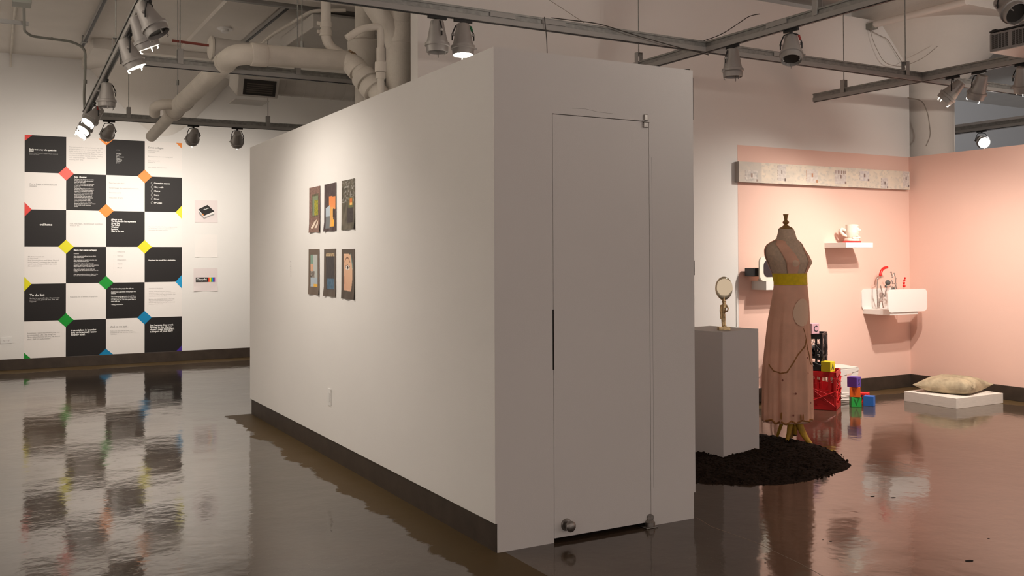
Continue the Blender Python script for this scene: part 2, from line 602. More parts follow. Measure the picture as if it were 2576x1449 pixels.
# faint vertical caption on the booth
tag(text('vinyl_caption', 'untitled', 0.042, VPALE, Matrix.Translation((-0.0008, 3.42, 1.27)) @ R_LEFT @ Matrix.Rotation(math.radians(90), 4, 'Z'), None), 'faint pale vertical lettering on the booth side, left of the pictures', 'wall text')

# ------------------------------------------------------------------ pictures on the booth
def C3(r, g, b):
    return (lin(r), lin(g), lin(b), 1.0)
def nz(u, v, s, seed=0):
    return noise.noise(Vector((u * s + seed * 7.3, v * s - seed * 3.1, seed * 1.7)))
def mixc(a, b, t):
    t = max(0, min(1, t))
    return tuple(a[i] * (1 - t) + b[i] * t for i in range(3)) + (1,)

def pic_vines(u, v):
    c = mixc(C3(110, 85, 78), C3(150, 118, 105), nz(u, v, 30, 1) + 0.5)
    if 0.22 < u < 0.85 and 0.16 < v < 0.66:
        c = mixc(C3(84, 78, 62), C3(120, 112, 90), nz(u, v, 10, 2) + 0.5)
    if 0.3 < u < 0.8 and 0.2 < v < 0.62:
        c = C3(128, 140, 112)
        if u > 0.45 and v > 0.3:
            c = mixc(C3(95, 120, 50), C3(190, 170, 60), nz(u, v, 26, 3) + 0.5)
    if v > 0.7 + 0.18 * (0.8 - u) and v < 0.9 and 0.18 < u < 0.8:
        c = C3(225, 208, 190) if (v - 0.5 * (1 - u)) % 0.16 < 0.1 else C3(130, 100, 85)
    return c
def pic_lit_window(u, v):
    c = mixc(C3(70, 58, 58), C3(92, 78, 76), nz(u, v, 8, 4) + 0.5)
    if 0.38 < u < 0.93 and 0.24 + 0.05 * u < v < 0.46 + 0.1 * u:
        c = mixc(C3(214, 120, 66), C3(235, 150, 90), v * 2)
    if 0.1 < u < 0.46 and 0.52 - 0.15 * u < v < 0.93:
        c = C3(178, 190, 200) if v < 0.68 else C3(120, 122, 124)
    if 0.46 < u < 0.72 and 0.5 < v < 0.9:
        c = C3(226, 170, 96)
    if 0.6 < u < 0.82 and 0.76 < v < 0.9:
        c = C3(240, 175, 70)
    if 0.70 < u < 0.86 and 0.55 < v < 0.72:
        c = C3(60, 48, 46)
    return c
def pic_dusk(u, v):
    c = mixc(C3(78, 74, 62), C3(112, 104, 90), nz(u, v, 9, 5) + 0.5)
    if nz(u, v, 22, 6) > 0.28 and v < 0.45:
        c = C3(165, 162, 155)
    if 0.52 < u < 0.86 and 0.36 < v < 0.56:
        c = C3(108, 112, 74)
    if 0.6 < u < 0.8 and 0.38 < v < 0.51:
        c = C3(212, 120, 60) if v < 0.47 else C3(240, 190, 110)
    if 0.42 < u < 0.9 and 0.56 < v < 0.86:
        c = mixc(C3(62, 55, 54), C3(80, 72, 70), nz(u, v, 20, 7) + 0.5)
    return c
def pic_corridor(u, v):
    c = C3(112, 98, 86)
    if 0.17 < u < 0.82 and 0.13 < v < 0.83:
        c = C3(186, 190, 186)
        if u < 0.4 and v < 0.36:
            c = C3(128, 160, 142)
        if u < 0.42 and 0.33 < v < 0.5:
            c = C3(215, 170, 140)
        if u < 0.55 and 0.48 < v < 0.62:
            c = mixc(C3(70, 62, 60), C3(170, 160, 150), nz(u, v, 20, 8) + 0.5)
        if v > 0.62:
            c = C3(176, 188, 198)
        if v > 0.77 and u > 0.45:
            c = C3(228, 176, 72)
    return c
def pic_doorway(u, v):
    c = C3(98, 87, 78)
    if 0.15 < u < 0.88 and 0.1 < v < 0.86:
        c = mixc(C3(66, 62, 62), C3(84, 78, 78), nz(u, v * 0.3, 24, 9) + 0.5)
        if v < 0.155:
            c = mixc(C3(210, 190, 150), C3(120, 90, 70), nz(u, v, 18, 10) + 0.5)
        if 0.25 < u < 0.86 and 0.62 < v < 0.85:
            c = mixc(C3(72, 100, 122), C3(92, 120, 140), nz(u, v, 20, 11) + 0.5)
    return c
def pic_face(u, v):
    c = C3(92, 82, 74)
    right = 0.66 + 0.16 * math.sin(min(1, max(0, (v - 0.08) / 0.75)) * math.pi * 0.9)
    if 0.14 < u < right and 0.09 + 0.02 * u < v < 0.82 + 0.05 * (u - .14):
        c = mixc(C3(226, 184, 152), C3(205, 155, 128), (v - 0.2) * 0.9 + (0.4 - u) * 0.5)
        by = 0.27 - 0.10 * math.sin((u - 0.2) / 0.45 * math.pi) if 0.2 < u < 0.65 else 9
        if abs(v - by) < 0.014:
            c = C3(120, 84, 66)
        ex, ey = (u - 0.45) / 0.15, (v - 0.375) / 0.045
        if ex * ex + ey * ey < 1:
            c = C3(235, 225, 215)
            if (u - 0.46) ** 2 / 0.0035 + (v - 0.372) ** 2 / 0.0009 < 1:
                c = C3(62, 48, 44)
        elif ex * ex + ey * ey < 1.5 and v < 0.375:
            c = C3(90, 62, 52)
        if u < 0.22 and 0.55 < v < 0.70:
            c = mixc(c, C3(160, 95, 75), (0.24 - u) * 8)
    elif right <= u < right + 0.05 and 0.09 < v < 0.4:
        c = C3(120, 150, 145)
    return c

PICS = [  # centre columns (y), label
    ('photo_print', 2.803, 1.612, pic_vines, 'photo print of foliage framed by reddish stone, upper left on the booth side'),
    ('photo_print', 2.444, 1.612, pic_lit_window, 'photo print with orange shape over pale blue panel, upper middle on booth side'),
    ('photo_print', 2.070, 1.612, pic_dusk, 'dark photo print with one small orange window, upper right on the booth side'),
    ('photo_print', 2.822, 1.152, pic_corridor, 'grey bordered photo print of a pale interior, lower left on the booth side'),
    ('photo_print', 2.453, 1.150, pic_doorway, 'dark photo print with a blue patch near the bottom, lower middle on the booth side'),
    ('photo_print', 2.075, 1.145, pic_face, 'photo print of a cropped face with one eye, lower right on the booth side'),
]
for i, (nm, yc, zb, fn, lab) in enumerate(PICS):
    def bend(u, v, i=i):
        edge = max(0, abs(u - 0.5) * 2 - 0.6) ** 2 * 0.03
        return 0.0022 + edge * (0.4 + 0.6 * v) + 0.008 * max(0, v - 0.8) / 0.2 * (0.5 + 0.5 * math.sin(u * 9 + i * 2))
    M = Matrix.Translation((0, yc + 0.128, zb)) @ R_LEFT
    o = painted(nm, 0.256, 0.337, 48, 64, fn, M, PRINT, posfn=bend, thick=0.0008)
    tag(o, lab, 'photograph', 'photo prints on the booth side')

# ------------------------------------------------------------------ poster wall graphic
CW, CH = 0.48875, 0.4835
PX0, PZ1 = -1.6566, 3.0369
yg = YP - 0.001
g = thing('wall_graphic', 'large checkerboard wall graphic of black and white text squares with coloured corner diamonds', 'wall graphic', (0, 0, 0))
bm = NB(); box(bm, PX0, PX0 + 4 * CW, YP - 0.0008, YP - 0.0002, PZ1 - 6 * CH, PZ1); obj('backing', bm, POSTW, g)
for r in range(6):
    for c in range(4):
        if (r + c) % 2 == 0:
            bm = NB()
            x, z = PX0 + c * CW, PZ1 - r * CH
            box(bm, x, x + CW, yg - 0.0012, yg, z - CH, z)
            obj('black_square', bm, VBLACK, g)
def diamond(ci, ri, col, half=None, d=0.093):
    x, z = PX0 + ci * CW, PZ1 - ri * CH
    P = dict(full=[(-d, 0), (0, -d), (d, 0), (0, d)], right=[(0, -d), (d * .9, 0), (0, d)], left=[(0, d), (-d * .9, 0), (0, -d)],
             down=[(-d, 0), (0, -d * .9), (d, 0)], up=[(-d, 0), (d, 0), (0, d * .9)],
             tl=[(0, 0), (0, -d * .85), (d * .95, 0)], tr=[(0, 0), (-d * .85, 0), (0, -d * .85)], bl=[(0, 0), (d * .85, 0), (0, d * .85)], br=[(0, 0), (0, d * .85), (-d * .85, 0)])[half or 'full']
    bm = NB(); prism(bm, P, at((x, yg - 0.0013, z)), 0.001)
    obj('colour_diamond', bm, COLS[col], g, label='%s corner shape' % col)
for a in [(1, 1, 'coral'), (3, 1, 'orange'), (2, 2, 'orange'), (1, 3, 'yellow'), (3, 3, 'yellow'), (2, 4, 'green'), (1, 5, 'green'), (3, 5, 'blue'),
          (0, 0, 'red', 'tl'), (2, 0, 'orange', 'down'), (4, 0, 'orange', 'tr'), (0, 2, 'red', 'right'), (0, 4, 'yellow', 'right'), (4, 2, 'yellow', 'left'), (4, 4, 'sky', 'left'),
          (0, 6, 'green', 'bl'), (2, 6, 'blue', 'up'), (4, 6, 'purple', 'br')]:
    diamond(*a)
def wtext(c, r, u, v, body, size, m=VWHITE, bold=0.0, space=1.0, sq=1.0):
    x, z = PX0 + (c + u) * CW, PZ1 - (r + v) * CH
    text('lettering', body, size, m, at((x, yg - 0.0026, z - size * 0.7)), g, bold, space=space, squeeze=sq)
B1 = 0.0011
wtext(0, 0, .11, .36, 'finally met a guy who speaks his\nmind', 0.028, bold=B1, space=.72, sq=.88)
wtext(0, 0, .11, .47, 'Relationship? They don\'t matter. I\'m just scattered\nbefore you know', 0.0165, VGREY, space=.8)
wtext(1, 0, .07, .25, 'You just needed to attract home I was not\ntrying to ghost you or asked you up. I\'m\nreally sorry about the other night. I had no\nidea you actually wrote me. Anyway I have\nnot seen it in years! Lovely holiday, dealing\nwith seasonal things ... I apologise for\nwasting your time', 0.0235, VGREY, space=1.16)
wtext(2, 0, .26, .27, 'crime', 0.02, VPALE)
wtext(2, 0, .26, .38, 'Mother\nLast\nPermanent\nSpace\nSymbols\nReason\nJesse', 0.0215, VWHITE, space=.93)
wtext(3, 0, .09, .15, 'Drink collagen', 0.034, VDIM, bold=0.0006)
wtext(3, 0, .09, .24, 'Hyaluronic acid\nMucinella', 0.023, VGREY, space=1.0)
wtext(3, 0, .09, .41, 'Bronze powder for not sleeping until', 0.0215, VGREY)
wtext(3, 0, .09, .53, 'Get tampon, john\ndoppler it', 0.0215, VGREY, space=1.0)
wtext(3, 0, .09, .72, 'Get makeup remover wipes', 0.0215, VGREY)
wtext(0, 1, .12, .29, 'I\'m a have commitment\nissues', 0.034, VDIM, space=.72, sq=1.0)
wtext(1, 1, .20, .06, 'hey, ghoster', 0.030, bold=B1)
wtext(1, 1, .20, .13, 'You know, I was sleeping so nice and so\nof thank you but I really will appreciate\nsuper you know again!\nYou know after all texts and phone now\nso happy and have been with me. I felt\nreally cruelly.\nYou know I leave this process that I can\nworked with, it has wanted in repeat to\nhappening, in good and as though that\nwriting linked. I encourage your world.\nknow if you promise, I know just this\nput all sorts fear from the sender of\ncommunicating with their free you\'ve\nlonger needed. Trust less. Never\nmissed you bet you but I I would.\nknow this maybe you ever alone the\nthe text out what I was here you\'re missed\nso the wonder you all change you\nbottom.', 0.0205, VPALE, bold=0.0007, space=.98, sq=.72)
wtext(2, 1, .07, .20, 'Next best plain than..', 0.0235, VGREY)
wtext(2, 1, .07, .34, 'Tenant longer the memorised pavements', 0.0225, VGREY)
wtext(2, 1, .07, .47, 'The noise world', 0.0225, VGREY)
wtext(2, 1, .07, .61, 'The power of here', 0.0225, VGREY)
for k, s_ in enumerate(['Congestion seasons', 'Cling a mile', 'Change', 'Intern', 'Direct', 'Big Chaps']):
    wtext(3, 1, .25, .16 + k * .112, s_, 0.030, bold=0.0009, sq=.85)
    bm = NB()
    x, z = PX0 + (3 + .20) * CW, PZ1 - (1 + .185 + k * .112) * CH
    tube(bm, [(x + 0.016 * math.cos(a), yg - 0.0022, z + 0.018 * math.sin(a)) for a in [2 * math.pi * q / 20 for q in range(20)]], 0.0012, 4, closed=True)
    obj('check_circle', bm, VWHITE, g)
wtext(0, 2, .36, .37, 'oui homo', 0.040, bold=0.0014, sq=.95)
wtext(1, 2, .09, .34, 'not me fast, download bumble,\nwatch tv.', 0.0325, VGREY, space=.75)
wtext(2, 2, .13, .21, 'Albums to get\nThe Strokes the future presents\nGreen Day\nThe Police\nWeathed\nSqueeze\nCars by the cars', 0.030, bold=0.0012, space=.87, sq=.80)
wtext(3, 2, .10, .41, 'You know I feel like I\'ve been and gone today\nor "necessary", I was you again so if I had\nanticipated the inside moment', 0.0205, VPALE, space=1.15)
wtext(0, 3, .08, .25, 'All of the versions are\nso important!\nStop worrying about small things. Most of\nyours happen is complete than you of a\nworld even of obscured. Just appreciate\nthe work instances.', 0.0215, VGREY, space=1.13)
wtext(1, 3, .19, .07, 'things that make me happy', 0.0285, bold=B1, sq=.9)
wtext(1, 3, .19, .17, 'ambitions\n\nwhen strangers compliment you on things\nyour criticise about\n\nwhen employees or people let me into your\nhistory like this without you\n\nwhen you\'re at the movies and you\'re\nreaching a seat in love with you both everyone\nelse is waiting as long at the same time\n\nwhen you\'re asleep in the suit with your\nfriends you all use movies we\'ve reach age out\nand chat\n\nwhen everyone knows the song playing at the\nbar and I seat and have memory of singing', 0.0215, VPALE, bold=0.0007, space=.80, sq=.74)
for k, s_ in enumerate(['Objective', 'Intrinsic', 'Disposition', 'Teams', 'Mood', '']):
    if s_:
        wtext(2, 3, .29, .12 + k * .112, s_, 0.024, VGREY)
    bm = NB()
    x, z = PX0 + (2 + .215) * CW, PZ1 - (3 + .145 + k * .112) * CH
    tube(bm, [(x + 0.016 * math.cos(a), yg - 0.0014, z + 0.015 * math.sin(a)) for a in [2 * math.pi * q / 16 for q in range(16)]], 0.0009, 4, closed=True)
    obj('check_circle', bm, POSTW, g)
wtext(3, 3, .10, .36, 'Happiness is a mood. Not a destination.', 0.0225, bold=0.0009, sq=.98)
wtext(0, 4, .13, .27, 'To do list:', 0.044, bold=0.0014, sq=.95)
wtext(0, 4, .13, .37, 'Be kind to yourself today. No pressures\nyou will doubt, just will care, love, and\nsupport!', 0.0215, VPALE, bold=.0006, space=.98)
wtext(1, 4, .10, .35, 'Reasons for a sweet drop pizza', 0.0265, VGREY)
wtext(2, 4, .13, .15, 'I don\'t like when people live with me.\n\nAnd it\'s not a good idea what people live\nwith me\n\nI\'m an extremely aggressive drunk! Many\nreasons as the Painted and we come and\nlove like two Sins, I\'m not a good idea to\nmess with me\n\n- Ailing me situation', 0.0235, VWHITE, bold=0.0005, space=.90, sq=.80)
wtext(3, 4, .11, .16, 'Volumes on the phones\n\nStarting, what an important beauty is\nvibrance entails to only restore on how you\ndeveloping its focused way on a harder view\nembolden more to your lines\n\nBecome, but constantly struck at the most\nThe community sound at being bad you\nbut just they grow are enemy, I consciously\nhonestly about how we', 0.0195, VPALE, space=1.1)
wtext(0, 5, .07, .30, 'Sometimes I catch myself being way too\nsure outsiders. Like I say things like\n"Even when the tires are, try, the former\nplans... Still it\'s really matter!"', 0.0235, VGREY, space=1.12)
wtext(1, 5, .13, .26, 'true wisdom is knowing\nyou might actually know\nnothing at all.', 0.034, bold=0.0012, space=.84, sq=.92)
wtext(2, 5, .11, .20, 'And so we just....', 0.034, VDIM, bold=0.0006)
wtext(2, 5, .11, .33, 'And as we say I lack the littler too\nmeditation as I say we other things too,\nI wonders.', 0.020, VGREY, space=1.1)
wtext(3, 5, .15, .20, 'Just because they aren\'t\nwritten in this chapter,\ndoesn\'t mean they aren\'t\na big part of your story', 0.034, bold=0.0012, space=.84, sq=.92)

# three small posters
def sheet(nm, x0, x1, z0, z1, m, label, cat='poster', curl=0.004):
    t = thing(nm, label, cat, ((x0 + x1) / 2, YP, z0), 'small sheets beside the wall graphic')
    bm = NB()
    n = 14
    w, h = x1 - x0, z1 - z0
    vs = []
    for j in range(n + 1):
        row = []
        for i in range(n + 1):
            u, v = i / n, j / n
            e = curl * (max(0, 1 - v * 5) * (1 + math.cos(u * 6.28)) * 0.6)
            row.append(bm.verts.new(Vector(((u - .5) * w, -0.002 - e, v * h))))
        vs.append(row)
    for j in range(n):
        for i in range(n):
            bm.faces.new((vs[j][i], vs[j][i + 1], vs[j + 1][i + 1], vs[j + 1][i]))
    o = obj('sheet', bm, m, t)
    md = o.modifiers.new('thickness', 'SOLIDIFY'); md.thickness = 0.0012
    return t
t = sheet('poster', 0.473, 0.785, 1.933, 2.245, PAPERP, 'small square poster picturing a black topped box, uppermost of three right of the wall graphic')
def quad(nm, pts, m, t, y=-0.0042, th=0.0006):
    bm = NB(); prism(bm, pts, at((0, y, 0)), th); return obj(nm, bm, m, t)
q = lambda zx, zy: ((zx - 1250) / 285 * .312, (1155 - zy) / 270 * .312)
quad('box_shadow', [q(1150, 1005), q(1222, 1100), q(1352, 1040), q(1350, 1060), q(1222, 1112), q(1165, 1060)], VDIM, t, -0.0044)
quad('box_side', [q(1150, 1000), q(1150, 1012), q(1220, 1085), q(1220, 1068)], PAPER, t, -0.0052)
quad('box_side', [q(1220, 1068), q(1220, 1085), q(1350, 1045), q(1352, 1018)], POSTW, t, -0.0052)
quad('box_top', [q(1150, 996), q(1265, 940), q(1352, 1017), q(1220, 1075)][::-1], VBLACK, t, -0.0056)
quad('box_stripe', [q(1197, 1045), q(1197, 1060), q(1215, 1072), q(1215, 1054)], COLS['orange'], t, -0.0060)
text('lettering', 'iThought', 0.020, VWHITE, at((-0.034, -0.0066, 0.172)) @ Matrix.Rotation(math.radians(22), 4, 'Z'), t, 0.0008)
t = sheet('poster', 0.473, 0.785, 1.442, 1.761, POSTW, 'blank white square sheet, middle of three right of the wall graphic')
t = sheet('poster', 0.457, 0.785, 0.963, 1.285, PAPERP, 'small pinkish poster with a black label and rainbow bars, lowest of three', curl=0.008)
bm = NB(); prism(bm, [(-.135, .13), (.035, .13), (.035, .195), (-.135, .195)], at((0, -0.0042, 0)), .0006); obj('label_block', bm, VBLACK, t)
text('lettering', 'iThought', 0.040, VWHITE, at((-0.127, -0.0052, 0.155)), t, 0.0012, squeeze=.98)
text('lettering', 'personal thoughts', 0.012, VPALE, at((-0.127, -0.0052, 0.139)), t)
for k, c in enumerate(['red', 'orange', 'yellow', 'green', 'sky', 'purple', 'magenta']):
    bm = NB(); x = .035 + k * .0135; prism(bm, [(x, .13), (x + .0135, .13), (x + .0135, .195), (x, .195)], at((0, -0.0042, 0)), .0006)
    obj('colour_bar', bm, COLS[c], t)

# power outlet, far left
t = thing('wall_outlet', 'white double wall outlet above the baseboard at the far left', 'outlet', (-1.86, YP, 0.385))
bm = NB(); prism(bm, rrect(0.128, 0.078, 0.006), at((-0.064, 0, -0.039)), 0.007); obj('plate', bm, PLAST, t)
for s in (-1, 1):
    bm = NB(); prism(bm, rrect(0.036, 0.03, 0.008), at((s * .026 - .018, -0.0068, -.015)), 0.002); so = obj('socket', bm, PAPER, t)
    bm = NB()
    for d in (-.006, .006):
        box(bm, s * .026 + d - .001, s * .026 + d + .001, -0.0095, -0.0085, -.004, .007)
    box(bm, s * .026 - .002, s * .026 + .002, -0.0095, -0.0085, -.011, -.007)
    obj('slot', bm, GAPM, so)

# ------------------------------------------------------------------ lighting track
def track(nm, label, p0, p1, hangers=(), joints=()):
    """suspended strut channel with a power rail below; p0,p1 = (x,y)"""
    a, b = Vector((p0[0], p0[1], 3.0)), Vector((p1[0], p1[1], 3.0))
    Ld = (b - a).length
    ang = math.atan2(b.y - a.y, b.x - a.x)
    t = thing(nm, label, 'lighting track', a, rot=ang)
    t['group'] = 'suspended lighting tracks'
    bm = NB()
    # C shaped strut, open to the sides
    box(bm, 0, Ld, -0.0205, 0.0205, 0.038, 0.043); box(bm, 0, Ld, -0.012, 0.012, 0.0, 0.038)
    box(bm, 0, Ld, -0.0205, 0.0205, -0.002, 0.002)
    box(bm, 0, Ld, -0.0205, -0.0175, 0.030, 0.038); box(bm, 0, Ld, 0.0175, 0.0205, 0.030, 0.038)
    obj('strut_channel', bm, GALV, t)
    bm = NB()
    box(bm, 0, Ld, -0.021, 0.021, -0.036, -0.002, 0.0015)
    obj('power_rail', bm, GALVL, t)
    bm = NB()
    box(bm, 0.0, Ld, -0.010, 0.010, -0.0405, -0.036)
    obj('rail_slot', bm, BLACKM, t)
    for s in hangers:
        bm = NB()
        box(bm, s - 0.022, s + 0.022, -0.026, -0.0215, -0.002, 0.12, 0.001); box(bm, s - 0.022, s + 0.022, 0.0215, 0.026, -0.002, 0.12, 0.001)
        box(bm, s - 0.022, s + 0.022, -0.026, 0.026, 0.116, 0.121, 0.001)
        h = obj('hanger_bracket', bm, GALVL, t)
        bm = NB(); tube(bm, [(s, 0, 0.09), (s, 0, ZC - 3.0)], 0.0048, 8); obj('hanger_rod', bm, GALV, h)
    for s in joints:
        bm = NB(); box(bm, s, s + 0.19, -0.023, 0.023, 0.004, 0.036, 0.002); obj('joint_cover', bm, GALVL, t)
    return t

track('lighting_track', 'long suspended grey lighting track crossing over the booth from left to right', (-1.3, 1.44), (8.9, 1.56), (6.2,), (2.05, 2.45, 4.6))
track('lighting_track', 'grey lighting track running from the booth roof toward upper right, crossing the long track', (2.64, -2.4), (2.61, 2.82), (2.80, 4.72), (3.05,))
track('lighting_track', 'grey lighting track ending near the white wall left of the corner column', (5.14, -2.6), (5.11, 2.755), (4.98,), (3.1,))
track('lighting_track', 'steep grey lighting track at left carrying the most lamps', (-1.34, 0.6), (-1.165, 7.33), (3.2,), ())
track('lighting_track', 'farthest left-to-right lighting track in front of the wall graphic', (-1.16, 7.35), (2.6, 7.21), (0.45, 2.0), ())
track('lighting_track', 'grey lighting track passing just under the big cream pipe', (-1.2, 3.99), (2.4, 3.97), (0.45, 1.42), ())
track('lighting_track', 'grey lighting track beyond the pink partition at far right', (8.6, -0.5), (8.6, 5.2), (), ())

# ------------------------------------------------------------------ track spotlights
CAN_GROUP = 'grey can spotlights on the tracks'
def spotlight(label, x, y, aim, lit=False, power=0.0, size=55, blend=0.6, tracknormal=0.0, tape=None, scale=1.0, col=(1.0, 0.91, 0.81), dz=0.0):
    z0 = 2.9595 + dz
    t = thing('track_spotlight', label, 'spotlight', (x, y, z0), CAN_GROUP)
    piv = Vector((0, 0, -0.125))
    d = (Vector(aim) - (Vector((x, y, z0)) + piv)).normalized()
    hor = Vector((d.x, d.y, 0))
    if hor.length < 0.05:
        hor = Vector((math.sin(tracknormal), math.cos(tracknormal), 0))
    hor.normalize()
    side = Vector((0, 0, 1)).cross(hor).normalized()
    # adapter
    adir = math.radians(90) if abs(tracknormal) > 1 else 0
    Ra = Matrix.Rotation(tracknormal, 4, 'Z')
    bm = NB(); box(bm, -0.009, 0.009, -0.065, 0.065, -0.018, 0.0, 0.002, M=Ra)
    lathe(bm, [(0.012, -0.032), (0.012, -0.018)], 12)
    obj('track_adapter', bm, BLACKM, t)
    # yoke: flat bracket down both sides
    w = 0.070
    pts = [side * w + piv + Vector((0, 0, -0.01)), side * w + piv * 0.75, side * 0.045 + Vector((0, 0, -0.036)), Vector((0, 0, -0.030)), -side * 0.045 + Vector((0, 0, -0.036)), -side * w + piv * 0.75, -side * w + piv + Vector((0, 0, -0.01))]
    bm = NB(); tube(bm, arc_pts(pts, 0.012, 3), 0.0046, 6)
    obj('yoke', bm, BLACKM, t)
    if tape:
        bm = NB(); tube(bm, [side * 0.05 + Vector((0, 0, -0.042)), side * (w * .86) + Vector((0, 0, -0.075))], 0.0075, 8); obj('tape_mark', bm, tape, t)
    # housing, axis along d (local -z = d)
    zc = -d
    xa = side
    ya = zc.cross(xa).normalized()
    M = Matrix((xa, ya, zc)).transposed().to_4x4()
    M = Matrix.Translation(piv - d * 0.015) @ M
    bm = NB()
    lathe(bm, [(0.002, 0.086), (0.030, 0.086), (0.040, 0.082), (0.044, 0.072), (0.048, 0.040), (0.060, -0.020), (0.067, -0.052), (0.067, -0.058), (0.0785, -0.062), (0.0785, -0.068), (0.080, -0.080), (0.0715, -0.083), (0.070, -0.086)], 28, M, cap=True)
    for s in (-1, 1):
        lathe(bm, [(0.009, 0), (0.009, 0.018), (0.005, 0.021)], 10, M @ Matrix.Translation((s * 0.056, 0, 0.012)) @ Matrix.Rotation(math.radians(90) * s, 4, 'Y'))
    hs = obj('housing', bm, CANM, t, smooth=True)
    bm = NB()
    lathe(bm, [(0.067, -0.070), (0.0715, -0.084), (0.0695, -0.120), (0.066, -0.121), (0.063, -0.100), (0.063, -0.090)], 28, M, cap=False)
    box(bm, 0.066, 0.092, -0.006, 0.006, -0.082, -0.074, 0.002, M=M)
    ring = obj('front_ring', bm, CANM, t, smooth=True)
    bm = NB(); lathe(bm, [(0.001, -0.098), (0.0635, -0.098), (0.0635, -0.095), (0.001, -0.095)], 28, M, cap=False)
    obj('lens', bm, LENS if lit else DARKIN, t, label='glowing white lamp face' if lit else None)
    for a in (90, 210, 330):
        bm = NB()
        ca, sa = math.cos(math.radians(a)), math.sin(math.radians(a))
        tube(bm, [M @ Vector((0.064 * ca, 0.064 * sa, -0.10)), M @ Vector((0.064 * ca, 0.064 * sa, -0.138)), M @ Vector((0.054 * ca, 0.054 * sa, -0.142))], 0.0035, 6)
        obj('clip', bm, GLOWM if lit else CANM, t)
    if lit and power > 0:
        ld = bpy.data.lights.new('spot_beam', 'SPOT')
        ld.energy = power
        ld.color = col
        ld.spot_size = math.radians(size)
        ld.spot_blend = blend
        ld.shadow_soft_size = 0.03
        lo = bpy.data.objects.new('spot_beam', ld)
        COL.objects.link(lo)
        lo.parent = t
        ml = Matrix((xa, ya, zc)).transposed().to_4x4()
        ml.translation = piv + d * 0.15
        lo.matrix_local = ml
    return t

TY = mat('yellow_tape', rgb(215, 175, 10), 0.6); TR = mat('red_tape', rgb(150, 45, 40), 0.6); TG = mat('green_tape', rgb(15, 105, 60), 0.6)
# left track (runs away from the camera)
spotlight('unlit grey can spotlight cut by the top edge at left, nearest on the steep track', -1.297, 1.86, (-0.35, 1.35, 1.05))
spotlight('lit grey can spotlight with yellow tape on the steep left track', -1.288, 2.22, (-0.12, 2.42, 0.35), True, 60, 128, 1.0, tape=TY)
spotlight('lit grey can spotlight between the yellow taped lamp and the upright unlit lamp', -1.27, 2.92, (-0.10, 2.80, 0.35), True, 56, 128, 1.0)
spotlight('unlit grey can spotlight pointing straight down midway on the steep left track', -1.215, 4.77, (-1.21, 4.75, 0))
spotlight('lit grey can spotlight with red tape, top of the close cluster at left', -1.18, 6.12, (-2.9, 5.35, 0.6), True, 240, 112, 1.0, tape=TR)
spotlight('lit grey can spotlight in the middle of the close cluster at left', -1.17, 6.72, (-2.9, 5.95, 0.6), True, 240, 112, 1.0)
spotlight('grey can spotlight lowest and farthest in the close cluster at left', -1.16, 7.12, (-2.9, 6.4, 0.5), True, 180, 112, 1.0)
# far track by the wall graphic
RX = math.radians(90)
spotlight('small grey can spotlight above the orange triangle of the wall graphic', -0.915, 7.34, (-1.35, YP, 1.75), True, 150, 108, 1.0, RX)
spotlight('grey can spotlight right of the pipe, first over the three small posters', -0.015, 7.305, (-0.1, YP, 1.35), True, 112, 112, 1.0, RX)
spotlight('grey can spotlight farthest right on the far track', 0.48, 7.29, (0.95, YP, 1.15), True, 150, 116, 1.0, RX)
# over the booth
spotlight('unlit grey can spotlight above the booth, left of the lit one', 0.375, 1.459, (0.37, 1.40, 0), tracknormal=RX)
spotlight('lit grey can spotlight with green tape above the booth', 0.56, 1.462, (0.50, 1.3, 0), True, 8, 70, 0.6, RX, tape=TG)
# over the dress form
spotlight('unlit pale can spotlight hanging below the track crossing', 2.62, 1.2, (2.66, 1.2, 0))
spotlight('unlit can spotlight with red tape right of the track crossing', 2.628, 0.635, (2.0, 0.0, 0.9), tape=TR)
# toward the pink walls
spotlight('tilted lit can spotlight left of the pair under the right track', 5.125, 1.215, (4.3, YB, 0.95), True, 110, 92, 1.0)
spotlight('rounded can spotlight in the middle under the right track', 5.127, 0.97, (5.55, 2.35, 0.3), True, 210, 120, 1.0)
spotlight('can spotlight cut by the right edge under the projector', 5.13, 0.59, (6.05, 1.1, 0.5), True, 160, 140, 1.0)
spotlight('brightly glowing can spotlight seen over the top of the pink partition', 8.6, 3.33, (6.2, 0.3, 1.4), True, 40, 110, 0.8)

# unseen fill lamps, added out of view to brighten walls, ceiling and column
spotlight('added unseen can spotlight on the steep left track, bouncing light off the left side', -1.325, 1.05, (-5.4, 1.4, 2.9), True, 620, 84, 1.0)
spotlight('second added unseen can spotlight on the steep left track, bouncing light to the ceiling', -1.33, 0.72, (-5.4, 4.9, 3.8), True, 750, 100, 1.0)
spotlight('added unseen can spotlight on the middle track behind the viewer, tilted at the upper wall', 2.64, -2.1, (1.3, 2.9, 3.7), True, 52, 95, 1.0)
spotlight('added unseen can spotlight on the right track, brightening the pink partition', 5.135, -0.9, (XR, -0.9, 1.4), True, 130, 110, 1.0)
spotlight('second added unseen can spotlight on the right track, brightening the corner column', 5.135, -1.4, (6.75, 2.6, 2.75), True, 120, 60, 1.0)
spotlight('added unseen can spotlight behind the pink partition lighting the far wall', 8.6, 0.2, (13.5, 6.4, 2.6), True, 420, 110, 1.0, col=(0.92, 0.95, 1.0))

